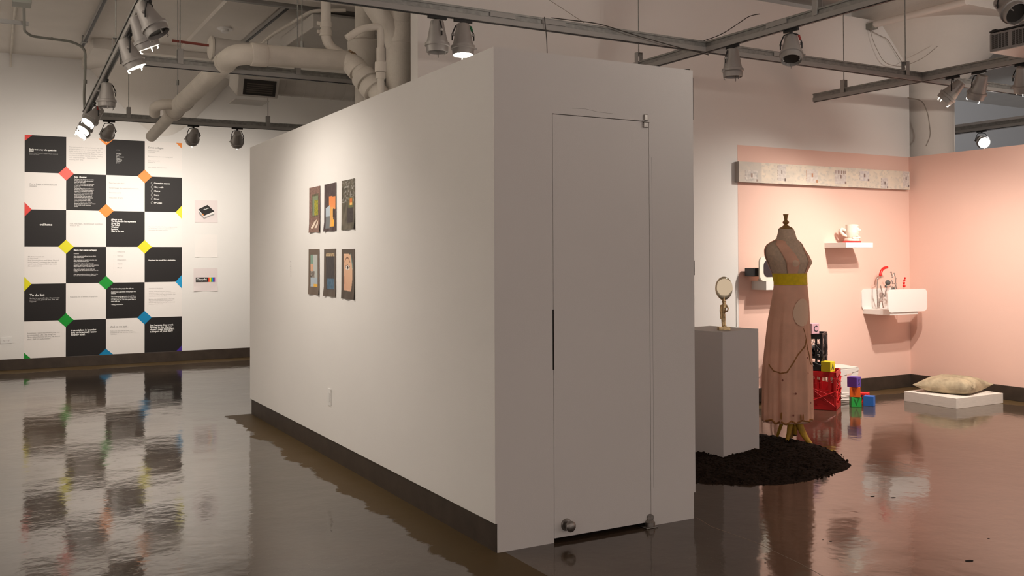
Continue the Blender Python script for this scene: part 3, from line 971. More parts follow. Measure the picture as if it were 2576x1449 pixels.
# ------------------------------------------------------------------ pipes, ducts, conduit
def collar(bm, p, d, r, L):
    d = Vector(d).normalized(); p = Vector(p)
    tube(bm, [p - d * L / 2, p - d * L / 2 + d * 0.006, p + d * L / 2 - d * 0.006, p + d * L / 2], [r * .96, r, r, r * .96], 20)
t = thing('drain_pipe', 'big cream insulated pipe crossing in front of the tracks and bending toward the poster wall', 'pipe', (-0.39, 3.65, 3.05))
P = lambda x, y, z: Vector((x + 0.39, y - 3.65, z - 3.05))
bm = NB(); tube(bm, arc_pts([P(0.57, 3.65, 3.095), P(-0.385, 3.65, 3.062), P(-0.44, 6.15, 2.925)], 0.16, 7), 0.085, 24); obj('pipe_run', bm, PIPEW, t, smooth=True)
for (p_, d_, r_, L_) in ((P(-0.20, 3.65, 3.068), (1, 0, .03), .094, .13), (P(-0.395, 3.98, 3.044), (-.02, 1, -.055), .092, .09), (P(-0.425, 5.6, 2.955), (-.02, 1, -.055), .092, .10), (P(-0.437, 6.10, 2.928), (-.02, 1, -.055), .096, .10)):
    bm = NB(); collar(bm, p_, d_, r_, L_); obj('collar', bm, PIPEW, t, smooth=True)
bm = NB(); tube(bm, arc_pts([P(-0.437, 6.1, 2.925), P(-0.43, 6.8, 2.895), P(-0.43, 7.55, 2.865)], .2, 4), [.062] + [.062] * 5 + [.058], 18, caps=True) if False else tube(bm, [P(-0.437, 6.1, 2.925), P(-0.43, 6.8, 2.885), P(-0.43, 7.6, 2.84)], .062, 18); obj('pipe_end', bm, PIPEW, t, smooth=True)
bm = NB(); tube(bm, arc_pts([P(-0.43, 5.85, 2.945), P(-0.54, 5.80, 2.955), P(-0.66, 5.86, 2.93), P(-0.64, 5.98, 2.87)], 0.08, 5), 0.052, 16); obj('branch_stub', bm, PIPEW, t, smooth=True)
for x_, y_ in ((0.16, 3.655), (-0.435, 5.9)):
    bm = NB(); tube(bm, [P(x_, y_, 3.0), P(x_, y_, ZC)], 0.004, 6); collar(bm, P(x_, y_, 3.19), (0, 0, 1), .014, .05); obj('pipe_hanger', bm, GALV, t)
pts = [P(0.53, 3.65, 3.094), P(0.60, 3.58, 3.05), P(0.66, 3.46, 2.90), P(0.76, 3.30, 2.72), P(0.80, 3.26, 2.55), P(0.80, 3.26, 2.443)]
bm = NB(); tube(bm, arc_pts(pts, 0.10, 5), 0.083, 24); obj('pipe_bend', bm, PIPEW, t, smooth=True)
dd = pts[3] - pts[1]
for f, r_ in ((0.06, .094), (0.36, .106), (0.60, .108)):
    bm = NB(); collar(bm, pts[1] + dd * f + Vector((-.012, 0, -.012)), dd, r_, 0.085); obj('collar', bm, PIPEW, t, smooth=True)
bm = NB()
for k in range(5):
    tube(bm, [P(0.55 + .012 * k, 3.60, 3.172 - .005 * k), P(0.565 + .012 * k, 3.57, 3.150 - .012 * k)], 0.010, 5)
obj('rust_stain', bm, RUST, t, label='rusty patch on the joint')

t = thing('standpipe', 'thick cream vertical pipe rising beside the white wall end', 'pipe', (0.90, 3.36, 2.45))
Q = lambda x, y, z: Vector((x - 0.90, y - 3.36, z - 2.45))
bm = NB(); tube(bm, [Q(.905, 3.36, 2.442), Q(.905, 3.36, ZC)], 0.112, 28); obj('pipe_run', bm, PIPEW, t, smooth=True)
for zz, r_, L_ in ((3.30, .118, .17), (2.80, .130, .06), (2.70, .122, .12)):
    bm = NB(); collar(bm, Q(.905, 3.36, zz), (0, 0, 1), r_, L_); obj('collar', bm, PIPEW, t, smooth=True)
bm = NB(); tube(bm, arc_pts([Q(.50, 3.30, 3.75), Q(.66, 3.33, 3.50), Q(.84, 3.36, 3.30), Q(.90, 3.36, 3.1)], .06, 5), 0.085, 22); obj('branch', bm, PIPEW, t, smooth=True)
bm = NB(); tube(bm, [Q(1.04, 3.30, 2.442), Q(1.04, 3.30, ZC)], 0.055, 18); obj('side_pipe', bm, PIPEW, t, smooth=True)

t = thing('standpipe', 'cream vertical pipe with a flared collar, left of the thickest pipe', 'pipe', (0.86, 4.05, 2.45))
Q = lambda x, y, z: Vector((x - 0.86, y - 4.05, z - 2.45))
bm = NB(); tube(bm, [Q(.86, 4.05, 2.442), Q(.86, 4.05, ZC)], 0.092, 24); obj('pipe_run', bm, PIPEW, t, smooth=True)
bm = NB(); lathe(bm, [(.094, 3.0), (.12, 3.14), (.155, 3.28), (.16, 3.36), (.15, 3.37), (.12, 3.38)], 28, Matrix.Translation(Q(.86, 4.05, 0))); obj('flared_collar', bm, PIPEW, t, smooth=True)
bm = NB(); collar(bm, Q(.86, 4.05, 3.372), (0, 0, 1), .135, .012); obj('rust_ring', bm, RUST, t)

t = thing('vent_pipe', 'slim cream pipe hooking over between the two standpipes', 'pipe', (0.665, 3.10, 2.6))
Q = lambda x, y, z: Vector((x - 0.665, y - 3.10, z - 2.6))
bm = NB(); tube(bm, arc_pts([Q(.36, 3.12, 3.155), Q(.46, 3.10, 3.235), Q(.635, 3.10, 3.285), Q(.635, 3.10, 3.10), Q(.635, 3.10, 2.62), Q(.70, 3.14, 2.50), Q(.70, 3.14, 2.443)], .06, 6), 0.029, 16); obj('pipe_run', bm, PIPEW, t, smooth=True)
for zz, r_, L_ in ((2.95, .047, .08), (3.05, .034, .11), (2.88, .038, .05)):
    bm = NB(); collar(bm, Q(.635, 3.10, zz), (0, 0, 1), r_, L_); obj('collar', bm, PIPEW, t, smooth=True)

t = thing('vent_pipe', 'cream pipe dropping from the ceiling into the right end of the big pipe', 'pipe', (0.365, 3.66, 3.3))
Q = lambda x, y, z: Vector((x - 0.365, y - 3.66, z - 3.3))
bm = NB(); tube(bm, arc_pts([Q(.365, 3.66, ZC), Q(.367, 3.66, 3.22), Q(.53, 3.66, 3.13)], .09, 6), 0.042, 18); obj('pipe_run', bm, PIPEW, t, smooth=True)
bm = NB(); collar(bm, Q(.366, 3.66, 3.38), (0, 0, 1), .049, .05); collar(bm, Q(.366, 3.66, 3.31), (0, 0, 1), .053, .05); box(bm, -.075, -.045, -.01, .01, .0, .03, .003); box(bm, -.075, -.045, -.01, .01, .07, .10, .003); obj('coupling', bm, PIPEW, t, smooth=True)

# capped duct stub with a disc
t = thing('duct_stub', 'round white capped duct end beside the bend of the big pipe', 'duct', (-0.26, 5.10, 3.40))
bm = NB(); tube(bm, [(0, 0, 0), (0.42, 0.02, -.02)], 0.105, 26); obj('duct_body', bm, DUCTM, t, smooth=True)
bm = NB(); tube(bm, [(-0.035, 0, 0), (-0.02, 0, 0), (0, 0, 0)], [0.085, 0.112, 0.112], 28); obj('end_disc', bm, PIPEW, t, smooth=True, label='white end disc')
bm = NB(); tube(bm, [(-0.035, 0, .02), (-0.36, .02, .035)], 0.012, 8); obj('red_pipe', bm, mat('dull_red_paint', rgb(140, 70, 62), 0.6), t, label='thin red pipe')

# spiral duct and its register box
t = thing('spiral_duct', 'round white spiral duct running right behind the pipes', 'duct', (1.0, 6.9, 3.42))
bm = NB(); tube(bm, [(-0.25, 0, 0), (2.5, 0, 0.0)], 0.105, 32); obj('duct_body', bm, DUCTM, t, smooth=True)
bm = NB()
for k in range(22):
    s = -0.2 + k * 0.12
    tube(bm, [(s + 0.02 * math.sin(a) , 0.106 * math.cos(a), 0.106 * math.sin(a)) for a in [2 * math.pi * q / 24 for q in range(24)]], 0.0022, 4, closed=True)
obj('seam', bm, DUCTM, t)
t = thing('air_register', 'tilted duct box with a dark rectangular air grille', 'vent', (0.56, 6.6, 3.32))
Mr = Matrix.Rotation(math.radians(24), 4, 'X')
bm = NB(); box(bm, -.24, .22, 0.0, .42, -.10, .13, .01, M=Mr); box(bm, -.26, .12, .02, .36, -.135, -.125, .002); obj('duct_box', bm, DUCTM, t)
bm = NB(); box(bm, -.175, .185, -.012, .002, -.075, .10, .002, M=Mr); fr = obj('grille_frame', bm, GRILLE, t)
GR2 = mat('bronze_louvre', (0.11, 0.095, 0.08, 1), 0.5)
bm = NB()
for k in range(5):
    z = -.048 + k * .024
    box(bm, -.14, .15, -.020, -.012, z, z + .014, .001, M=Mr)
obj('louvre', bm, GR2, fr)
# sheet metal hood hanging at upper middle
bm = NB(); box(bm, .72, 2.0, 5.15, 6.3, 3.72, 3.86, .01); 
o = obj('ceiling_duct', bm, DUCTM); tag(o, 'flat rectangular white duct box behind the dropping cream pipe', 'duct')
bm = NB(); tube(bm, arc_pts([(0.62, 7.5, 3.85), (0.60, 6.2, 3.85), (0.7, 5.1, 3.87), (1.0, 4.96, 3.88)], .1, 4), 0.018, 8)
tag(obj('ceiling_pipe', bm, PIPEW, smooth=True), 'slim pale pipe angling along the ceiling left of the flat duct box', 'pipe')
# ceiling struts
for (lab, x, y0, y1, z) in (('dark ceiling strut left of the steep lighting track', -1.08, 5.6, 8.6, 4.0), ('dark ceiling strut running toward the bend of the big pipe', 0.585, 5.2, 8.3, 3.98)):
    t = thing('ceiling_strut', lab, 'strut', (x, y0, z), 'struts fixed to the ceiling')
    bm = NB(); box(bm, -.022, .022, 0, y1 - y0, 0.005, .045); obj('channel', bm, GALVL, t)
    bm = NB(); box(bm, -.013, .013, 0, y1 - y0, -.002, .005); obj('slot', bm, BLACKM, t)
    bm = NB(); box(bm, -.03, .03, y1 - y0 - .35, y1 - y0 - .30, -.006, ZC - z, .002); box(bm, -.03, .03, .2, .25, -.006, ZC - z, .002); obj('clamp', bm, GALV, t)
bm = NB(); box(bm, -.5, 2.6, 5.3, 5.36, 3.93, 3.99)
o = obj('ceiling_strut', bm, GALVL); tag(o, 'pale left-to-right ceiling strut near the top edge above the big pipe', 'strut', 'struts fixed to the ceiling')
# smoke detector
t = thing('smoke_detector', 'small round white ceiling detector above the big pipe', 'smoke detector', (0.25, 6.9, ZC - .05))
bm = NB(); lathe(bm, [(.085, 0), (.085, -.012), (.075, -.018)], 28); obj('base_plate', bm, PLAST, t, smooth=True)
bm = NB(); lathe(bm, [(.045, -.018), (.043, -.045), (.028, -.055), (.002, -.057)], 24); obj('sensor', bm, PLAST, t, smooth=True)
# conduit that drops to the left track
t = thing('conduit', 'grey bent conduit dropping from the ceiling to the end of the steep left track', 'conduit', (-1.2, 7.2, 3.7))
Q = lambda x, y, z: Vector((x + 1.2, y - 7.2, z - 3.7))
bm = NB(); tube(bm, arc_pts([Q(-1.80, 6.2, 3.90), Q(-1.765, 7.0, 3.79), Q(-1.70, 7.08, 3.76), Q(-1.30, 7.2, 3.77), Q(-1.165, 7.25, 3.72), Q(-1.163, 7.27, 3.45), Q(-1.175, 7.27, 3.2), Q(-1.165, 7.28, 3.02)], .10, 6), 0.0135, 12); obj('tube', bm, CONDM, t, smooth=True)
bm = NB(); collar(bm, Q(-1.163, 7.27, 3.36), (0, 0, 1), .019, .04); collar(bm, Q(-1.5, 7.14, 3.765), (1, .3, 0), .017, .02); obj('coupling', bm, CONDM, t, smooth=True)
bm = NB(); box(bm, Q(-1.90, 0, 0).x, Q(-1.74, 0, 0).x, Q(0, 6.0, 0).y, Q(0, 6.2, 0).y, Q(0, 0, 3.84).z, Q(0, 0, 4.0).z, .004); obj('junction_box', bm, CONDM, t)
bm = NB(); tube(bm, [(-1.87, 4.5, 4.055), (-1.82, 9.72, 4.055)], 0.015, 10)
tube(bm, [(-1.82, 9.73, 4.05), (-1.82, 9.76, 3.9)], .012, 8)
tag(obj('ceiling_pipe', bm, PIPEW, smooth=True), 'thin white pipe along the ceiling at the far left corner', 'pipe')
bm = NB(); box(bm, -2.02, -1.73, 6.9, 6.93, 3.83, 3.87)
tag(obj('ceiling_strut', bm, GALVL), 'short grey crossbar beside the conduit at the far left', 'strut', 'struts fixed to the ceiling')
# right side: tube standing in for shade under the drop panel edge, junction box
t = thing('ceiling_pipe', 'pale tube standing in for shade under the ceiling panel edge, with a dark box at its wall end', 'pipe', (6.07, 2.3, 3.88))
bm = NB(); tube(bm, [(-.02, .55, -.02), (.02, -.55, -.02)], 0.035, 14); obj('tube', bm, CEIL, t, smooth=True)
bm = NB(); box(bm, -.06, .03, .49, .577, -.065, .0, .006); obj('end_box', bm, CONDM, t)
# thin cables
CABLE = mat('thin_dark_cable', (0.05, 0.045, 0.04, 1), 0.7)
CABLEP = mat('thin_pale_cable', (0.33, 0.29, 0.25, 1), 0.7)
def cable(label, pts, r=0.003, m=CABLE, nm='cable', rad=.1):
    bm = NB(); tube(bm, arc_pts(pts, rad, 6), r, 6)
    tag(obj(nm, bm, m, smooth=True), label, 'cable')
cable('dark cable hanging straight from the long track down behind the booth top', [(1.16, 1.435, 3.045), (1.175, 1.43, 2.9), (1.185, 1.432, 2.445)], .003)
cable('dark cable sagging from the long track toward the track crossing', [(1.22, 1.44, 3.047), (1.6, 1.425, 3.05), (1.95, 1.42, 2.995), (2.3, 1.42, 2.955), (2.62, 1.46, 2.94)], .0035)
cable('dark cable beginning at the track crossing and climbing right', [(2.60, 1.50, 3.05), (2.595, 1.28, 3.055), (2.60, 1.0, 3.13), (2.60, 0.9, 3.12)], .003)
cable('dark looped cable hanging from the junction box by the ceiling panel', [(6.03, 2.84, 3.82), (6.06, 2.82, 3.68), (6.20, 2.80, 3.46), (6.36, 2.70, 3.42), (6.50, 2.55, 3.50), (6.60, 2.45, 3.62)], .0032, CABLEP, rad=.12)
cable('taut thin cable from the junction box along the capital edge down to the track end', [(6.04, 2.85, 3.81), (6.20, 2.85, 3.77), (6.31, 2.85, 3.75), (6.50, 2.84, 3.55), (6.66, 2.83, 3.35)], .0035, CABLEP, rad=.04)
cable('pale cable drooping below the track corner onto the pink wall top', [(6.63, 2.85, 3.14), (6.70, 2.72, 3.10), (6.74, 2.68, 2.95), (6.78, 2.68, 2.72), (6.70, 2.68, 2.60)], .006, CABLEP, rad=.06)
cable('thin pale cable rising from the long track to the ceiling over the booth', [(1.50, 1.46, 3.05), (1.40, 1.9, 3.35), (1.2, 2.0, 4.07)], .002, CABLEP)
# bare rods between ceiling and pipe area
# ------------------------------------------------------------------ projector
t = thing('projector', 'grey ceiling projector with slotted vents at the upper right corner', 'projector', (4.57, 0.5, 2.975))
PRJ = mat('grey_projector_plastic', (0.30, 0.29, 0.285, 1), 0.5)
PRB = mat('lit_projector_base', (0.72, 0.66, 0.63, 1), 0.5)  # pale pinkish colour stands in for pink light on the underside
bm = NB(); box(bm, 0.0, 0.42, -0.55, 0.0, 0.0, 0.145, .012); obj('body', bm, PRJ, t)
bm = NB(); box(bm, 0.004, 0.416, -0.546, -0.004, -0.004, 0.002, .001); obj('base_panel', bm, PRB, t, label='underside painted paler for the light falling on it')
for blk in (0, 1, 2):
    bm = NB()
    for cx_ in range(5):
        for rz in range(15):
            y = -0.022 - blk * .165 - cx_ * 0.0275
            z = 0.020 + rz * 0.0072
            box(bm, -0.0015, 0.001, y - 0.022, y, z, z + 0.0042)
    obj('vent_grille', bm, GAPM, t)
bm = NB(); box(bm, 0.0, 0.42, -0.55, -0.002, 0.145, 0.160, .004); box(bm, .012, .05, -.05, -.01, .158, .172, .006); obj('top_cover', bm, BLACKM, t)
bm = NB(); box(bm, 0.12, 0.30, -0.34, -0.16, 0.16, 0.215, .006); box(bm, .16, .26, -.30, -.20, .215, .26, .004); tube(bm, [(0.21, -0.25, 0.25), (0.21, -0.25, ZC - 2.975)], 0.024, 14); obj('ceiling_mount', bm, PRJ, t)
spotlight('dark can lamp partly seen at the top right corner above the projector', 3.38, -0.43, (3.0, -1.4, 2.2), dz=.12)
bm = NB(); tube(bm, [(3.38, -0.43, 3.08), (3.38, -0.43, ZC)], 0.008, 8)
tag(obj('hanging_rod', bm, GALV), 'thin rod holding the dark lamp at the top right corner', 'rod')
cable('thin dark cable drooping from the lamp at the top right corner', [(3.42, -.44, 2.95), (3.6, -.40, 2.93), (3.9, -.30, 2.96)], .004)

# ------------------------------------------------------------------ long painted board
def board_col(u, v):
    c = mixc(C3(214, 204, 190), C3(228, 214, 196), nz(u * 8, v, 4, 21) + 0.5)
    if u < 0.12:
        c = mixc(c, C3(190, 184, 178), 0.6)
    k = nz(u * 8, v, 9, 22)
    if k > 0.25:
        c = mixc(c, C3(196, 190, 182), 0.5)
    for (a, b, t0, t1, base, mark) in ((.03, .10, .42, .95, C3(184, 178, 172), C3(160, 140, 130)), (.205, .25, .05, .85, C3(200, 190, 184), C3(110, 96, 90)), (.365, .43, .2, .85, C3(206, 194, 186), C3(190, 140, 110)), (.53, .60, .18, .85, C3(204, 192, 188), C3(150, 128, 118)), (.68, .74, .1, .65, C3(202, 194, 194), C3(140, 118, 110)), (.815, .86, .45, .98, C3(198, 188, 184), C3(120, 104, 98)), (.955, .998, .0, .85, C3(196, 186, 182), C3(120, 108, 104))):
        if a < u < b and t0 < v < t1:
            c = mixc(base, C3(222, 214, 206), nz(u * 30, v * 3, 3, 23) + .4)
            w = (u - a) / (b - a)
            if w < .06 and v < t0 + (t1 - t0) * .95 and nz(u * 9, v * 9, 2, 5) > -.15:
                c = mixc(mark, base, .3)
            if .45 < w < .6 and abs(v - (t0 + .45 * (t1 - t0))) < .09:
                c = mark
            if w > .85 and v > t1 - .12:
                c = mark
            if (a == .53) and v < t0 + .16 and (w * 7) % 1 < .5:
                c = mark
    if a == 0:
        pass
    return c
t = thing('painted_board', 'long narrow whitish painted board with faint patches high on the pink wall', 'artwork', (4.165, YB, 2.135))
bm = NB(); box(bm, 0, 2.44, -0.062, -0.0005, 0, 0.197, .002); obj('panel', bm, mat('grey_board_edge', (0.34, 0.30, 0.27, 1), 0.7), t)
painted('painted_face', 2.44, 0.197, 420, 36, board_col, at((0, -0.0625, 0)), PAINTED, t, thick=.0006)

# ------------------------------------------------------------------ shelves on the pink wall
SHW = mat('white_shelf_paint', (0.80, 0.775, 0.74, 1), 0.5)
def shelf(label, x0, x1, z0, z1, d):
    t = obj('wall_shelf', box(NB(), x0, x1, YB - d, YB - 0.0005, z0, z1, .002), SHW)
    tag(t, label, 'shelf', 'white block shelves on the pink wall')
    return t
shelf('white block shelf half hidden behind the dress form', 4.37, 4.73, 1.10, 1.185, 0.20)
shelf('white block shelf holding the plaster face cup', 5.37, 5.76, 1.507, 1.557, 0.28)
shelf('low white block shelf near the corner under the two rounded white panels', 5.93, 6.36, 0.815, 0.868, 0.34)

# television-like mirror on first shelf
t = thing('framed_screen', 'white rounded frame with a dark screen standing on the shelf behind the dress form', 'screen', (4.285, YB - .188, 1.1865))
R8 = Matrix.Rotation(math.radians(4), 4, 'Z')
CREAM = mat('cream_gloss_plastic', (0.83, 0.80, 0.70, 1), 0.35)
bm = NB()
outer = rrect(.34, .236, .055, 7)
prism(bm, outer, R8 @ at((0, 0, 0)), 0.018); obj('frame', bm, CREAM, t)
bm = NB(); prism(bm, rrect(.24, .156, .05, 7), R8 @ at((.05, -0.0185, .040)), 0.003); obj('dark_screen', bm, mat('dark_blue_glass', (0.018, 0.018, 0.026, 1), 0.25), t, label='dark blue grey rounded screen')
bm = NB(); box(bm, -.035, .10, .025, .15, .045, .125, .004); obj('back_box', bm, mat('black_plastic', (0.012, 0.012, 0.014, 1), 0.35), t, label='black box jutting out behind')
bm = NB(); box(bm, .10, .26, 0.02, .11, .0, .02); obj('bracket', bm, CREAM, t)

# plaster face cup on second shelf
PLASTER = mat('white_plaster', (0.80, 0.74, 0.64, 1), 0.7, nscale=20, namt=.05)
REDG = mat('glossy_red', (0.72, 0.018, 0.016, 1), 0.3)
t = thing('plaster_face_cup', 'white plaster cup shaped like a half face on two stacked discs', 'sculpture', (5.60, YB - .15, 1.557))
bm = NB(); lathe(bm, [(.085, .0), (.092, .004), (.092, .014), (.085, .018)], 32); obj('red_disc', bm, REDG, t, smooth=True, label='red disc at the bottom')
bm = NB(); lathe(bm, [(.070, .018), (.072, .022), (.070, .044), (.066, .046)], 32); obj('white_disc', bm, PLASTER, t, smooth=True)
# cup: lathe displaced so that one side is a face profile
FD = math.radians(-35)     # facing right and toward the room
bm = NB()
segs = 48
prof = [(.030, .046), (.040, .05), (.046, .06), (.052, .075), (.056, .095), (.059, .12), (.060, .15), (.058, .185), (.054, .186), (.054, .15), (.050, .10), (.02, .08)]
def face_r(a, z, r):
    d = (a - FD + math.pi) % (2 * math.pi) - math.pi
    k = math.exp(-(d / .22) ** 2)
    nose = .020 * math.exp(-((z - .128) / .013) ** 2) * math.exp(-(d / .16) ** 2) + .010 * math.exp(-((z - .142) / .012) ** 2) * k
    lips = .010 * math.exp(-((z - .100) / .005) ** 2) * k + .010 * math.exp(-((z - .091) / .004) ** 2) * k
    chin = .014 * math.exp(-((z - .072) / .010) ** 2) * math.exp(-(d / .35) ** 2)
    eye = -.010 * (math.exp(-((z - .150) / .009) ** 2)) * (math.exp(-((abs(d) - .45) / .16) ** 2))
    brow = .006 * math.exp(-((z - .170) / .007) ** 2) * math.exp(-(d / .6) ** 2)
    return r + 1.5 * (nose + lips + chin + eye + brow)
rings = []
zs = [.046 + .14 * k / 34 for k in range(35)]
for z in zs:
    import bisect
    base = .030 + .030 * min(1, ((z - .046) / .06)) ** .5
    rings.append([bm.verts.new((face_r(2 * math.pi * k / segs, z, base) * math.cos(2 * math.pi * k / segs), face_r(2 * math.pi * k / segs, z, base) * math.sin(2 * math.pi * k / segs), z)) for k in range(segs)])
inner = [[bm.verts.new(((.052 - .02 * j) * math.cos(2 * math.pi * k / segs), (.052 - .02 * j) * math.sin(2 * math.pi * k / segs), .184 - .07 * j)) for k in range(segs)] for j in (0, 1)]
rings += inner
for i in range(len(rings) - 1):
    for k in range(segs):
        bm.faces.new((rings[i][k], rings[i][(k + 1) % segs], rings[i + 1][(k + 1) % segs], rings[i + 1][k]))
bm.faces.new(rings[0][::-1]); bm.faces.new(rings[-1])
obj('face_cup', bm, PLASTER, t, smooth=True)
bm = NB()
hx, hy = math.cos(FD + math.pi), math.sin(FD + math.pi)
hp = [(hx * .045, hy * .045, .07), (hx * .085, hy * .085, .085), (hx * .115, hy * .115, .125), (hx * .10, hy * .10, .145), (hx * .055, hy * .055, .125)]
tube(bm, arc_pts(hp, .02, 5), .014, 12)
tube(bm, [(-.055, -.055, .050), (0, -.066, .046), (.055, -.05, .052), (.075, -.02, .06)], [.006, .012, .012, .006], 10)
obj('handle', bm, PLASTER, t, smooth=True)

# third shelf: rounded white panels
PANW = mat('translucent_white_plastic', (0.84, 0.81, 0.78, 1), 0.35)
o = obj('rounded_panel', prism(NB(), rrect(.60, .232, .05, 7), at((5.885, YB - .345, .846)), .012), PANW)
tag(o, 'rounded white plastic panel standing on the front edge of the low shelf', 'panel', 'rounded white panels on the low shelf')
o = obj('rounded_panel', prism(NB(), rrect(.52, .225, .05, 7), at((5.90, YB - .003, .852)), .012), PANW)
tag(o, 'rounded white plastic panel against the pink wall behind the metal figures', 'panel', 'rounded white panels on the low shelf')
# metal stick figures with stones and red pieces
SILV = mat('brushed_silver', (0.55, 0.50, 0.47, 1), 0.32, 0.9, nscale=80, namt=.2)
STONE = mat('dark_grey_stone', (0.085, 0.085, 0.08, 1), 0.7, nscale=50, namt=.3)
Zs = .868
def X3(zx, zy, dy=.17):     # shelf-local layout in metres
    return Vector((5.905 + (zx - 530) * .000985, YB - dy, Zs + (900 - zy) * .00098))
def knob_chain(bm, pts, r=.006, k=.010):
    tube(bm, pts, r, 8)
    for p in pts:
        bmesh.ops.create_uvsphere(bm, u_segments=10, v_segments=6, radius=k, matrix=Matrix.Translation(p))
t = thing('metal_figure', 'jointed silver metal figure leaning on the low shelf, holding a grey stone', 'sculpture', X3(630, 890))
O = t.location
bm = NB(); knob_chain(bm, [X3(600, 880) - O, X3(600, 820) - O, X3(655, 735) - O, X3(625, 655) - O])
knob_chain(bm, [X3(665, 880) - O, X3(645, 815) - O, X3(655, 735) - O]); knob_chain(bm, [X3(650, 815) - O, X3(600, 815) - O])
knob_chain(bm, [X3(690, 760) - O, X3(715, 690) - O, X3(720, 655) - O, X3(790, 660) - O, X3(830, 670) - O], .007)
knob_chain(bm, [X3(655, 735) - O, X3(690, 760) - O])
obj('metal_rods', bm, SILV, t, smooth=True)
bm = NB(); bmesh.ops.create_icosphere(bm, subdivisions=3, radius=1, matrix=Matrix.Translation(X3(740, 620) - O) @ Matrix.Diagonal((.034, .022, .028, 1)))
bmesh.ops.create_icosphere(bm, subdivisions=2, radius=1, matrix=Matrix.Translation(X3(705, 657) - O) @ Matrix.Diagonal((.010, .01, .014, 1)))
obj('stone', bm, STONE, t, smooth=True)
t = thing('metal_figure', 'taller silver metal figure with zigzag arm and dark pads at its side', 'sculpture', X3(865, 890))
O = t.location
bm = NB(); knob_chain(bm, [X3(865, 885) - O, X3(862, 760) - O, X3(880, 700) - O, X3(860, 640) - O, X3(862, 575) - O, X3(838, 525) - O, X3(812, 560) - O, X3(792, 510) - O], .006)
knob_chain(bm, [X3(862, 632) - O, X3(815, 628) - O, X3(805, 600) - O]); knob_chain(bm, [X3(865, 700) - O, X3(830, 720) - O, X3(800, 665) - O])
obj('metal_rods', bm, SILV, t, smooth=True)
bm = NB()
for a, b_ in ((835, 688), (797, 705)):
    bmesh.ops.create_icosphere(bm, subdivisions=2, radius=1, matrix=Matrix.Translation(X3(a, b_) - O) @ Matrix.Rotation(math.radians(25), 4, 'Y') @ Matrix.Diagonal((.014, .014, .028, 1)))
obj('stone', bm, STONE, t, smooth=True)
t = thing('red_sausage_stick', 'glossy red curved piece raised on a silver rod above the metal figures', 'sculpture', X3(640, 890))
O = t.location
bm = NB(); knob_chain(bm, [X3(640, 885, .12) - O, X3(632, 700, .12) - O, X3(640, 578, .12) - O, X3(690, 556, .12) - O], .005, .008); obj('metal_rods', bm, SILV, t, smooth=True)
bm = NB(); tube(bm, arc_pts([X3(685, 540, .12) - O, X3(700, 495, .12) - O, X3(740, 465, .12) - O, X3(790, 457, .12) - O], .03, 4), [.009] + [.0145] * 14 + [.009] * 1 if False else .0145, 12)
for p in (X3(685, 540, .12) - O, X3(790, 457, .12) - O):
    bmesh.ops.create_uvsphere(bm, u_segments=12, v_segments=8, radius=.0145, matrix=Matrix.Translation(p))
obj('red_piece', bm, REDG, t, smooth=True, label='glossy red curved piece')
t = thing('red_bead_stick', 'thin silver rod topped by stacked red beads at the right of the low shelf', 'sculpture', X3(970, 890))
O = t.location
bm = NB(); tube(bm, [X3(968, 885) - O, X3(972, 760) - O, X3(995, 680) - O], .0035, 8); obj('metal_rods', bm, SILV, t, smooth=True)
for k, (a, b_, r) in enumerate(((995, 660, .0165), (993, 628, .014), (1001, 598, .012), (1010, 575, .011))):
    bm = NB(); bmesh.ops.create_uvsphere(bm, u_segments=14, v_segments=9, radius=r, matrix=Matrix.Translation(X3(a, b_) - O)); obj('red_bead', bm, REDG, t, smooth=True)

# ------------------------------------------------------------------ pedestal with the brass mirror figure
ang = math.radians(12.3)
ca, sa = math.cos(ang), math.sin(ang)
PCX, PCY = 2.289 + .213 * ca - .213 * sa, .956 + .213 * sa + .213 * ca
t = obj('pedestal', box(NB(), -.213, .213, -.213, .213, 0, .903, .002), GREYW)
t.location = (PCX, PCY, 0); t.rotation_euler = (0, 0, ang)
tag(t, 'tall grey-white square pedestal standing in the soil beside the booth', 'pedestal')
t = thing('hand_mirror_figure', 'small polished gold figurine holding up an oval mirror on the pedestal', 'figurine', (2.40, 1.07, .903), rot=math.radians(-28))
bm = NB(); box(bm, -.041, .041, -.030, .030, 0, .026, .002); obj('base', bm, BRASS, t)
bm = NB()
tube(bm, [(-.004, 0, .026), (-.007, 0, .060), (-.006, 0, .085), (-.004, 0, .112), (-.002, 0, .130), (.001, 0, .155), (.003, 0, .175), (.005, 0, .188), (.004, 0, .205)], [.009, .008, .011, .013, .016, .018, .020, .012, .015], 14)
tube(bm, [(.008, 0, .028), (.007, .002, .060), (.004, 0, .090), (.001, 0, .115)], [.008, .007, .010, .012], 12)
tube(bm, [(-.018, -.002, .178), (-.023, -.008, .140), (-.020, -.012, .105), (-.024, -.014, .082)], [.006, .006, .005, .004], 8)
tube(bm, [(.018, -.002, .178), (.030, -.010, .155), (.026, -.014, .138), (.010, -.018, .132)], [.006, .006, .005, .005], 8)
tube(bm, [(.003, 0, .200), (.002, 0, .222), (.004, 0, .238)], [.012, .010, .009], 10)
box(bm, -.018, .020, -.006, .014, .214, .236, .004)
box(bm, -.006, .018, -.016, -.002, .024, .034, .003)
obj('figure', bm, BRASS, t, smooth=True)
bm = NB()
Mo = Matrix.Translation((.004, 0, .295)) @ Matrix.Rotation(math.radians(90), 4, 'X') @ Matrix.Diagonal((.061, .082, 1, 1))
lathe(bm, [(.02, .010), (.4, .0098), (.7, .009), (.9, .0075), (1.0, .004), (1.0, -.004), (.9, -.006), (.02, -.007)], 40, Mo)
obj('oval_mirror', bm, MIRROR, t, smooth=True, label='oval polished gold mirror')

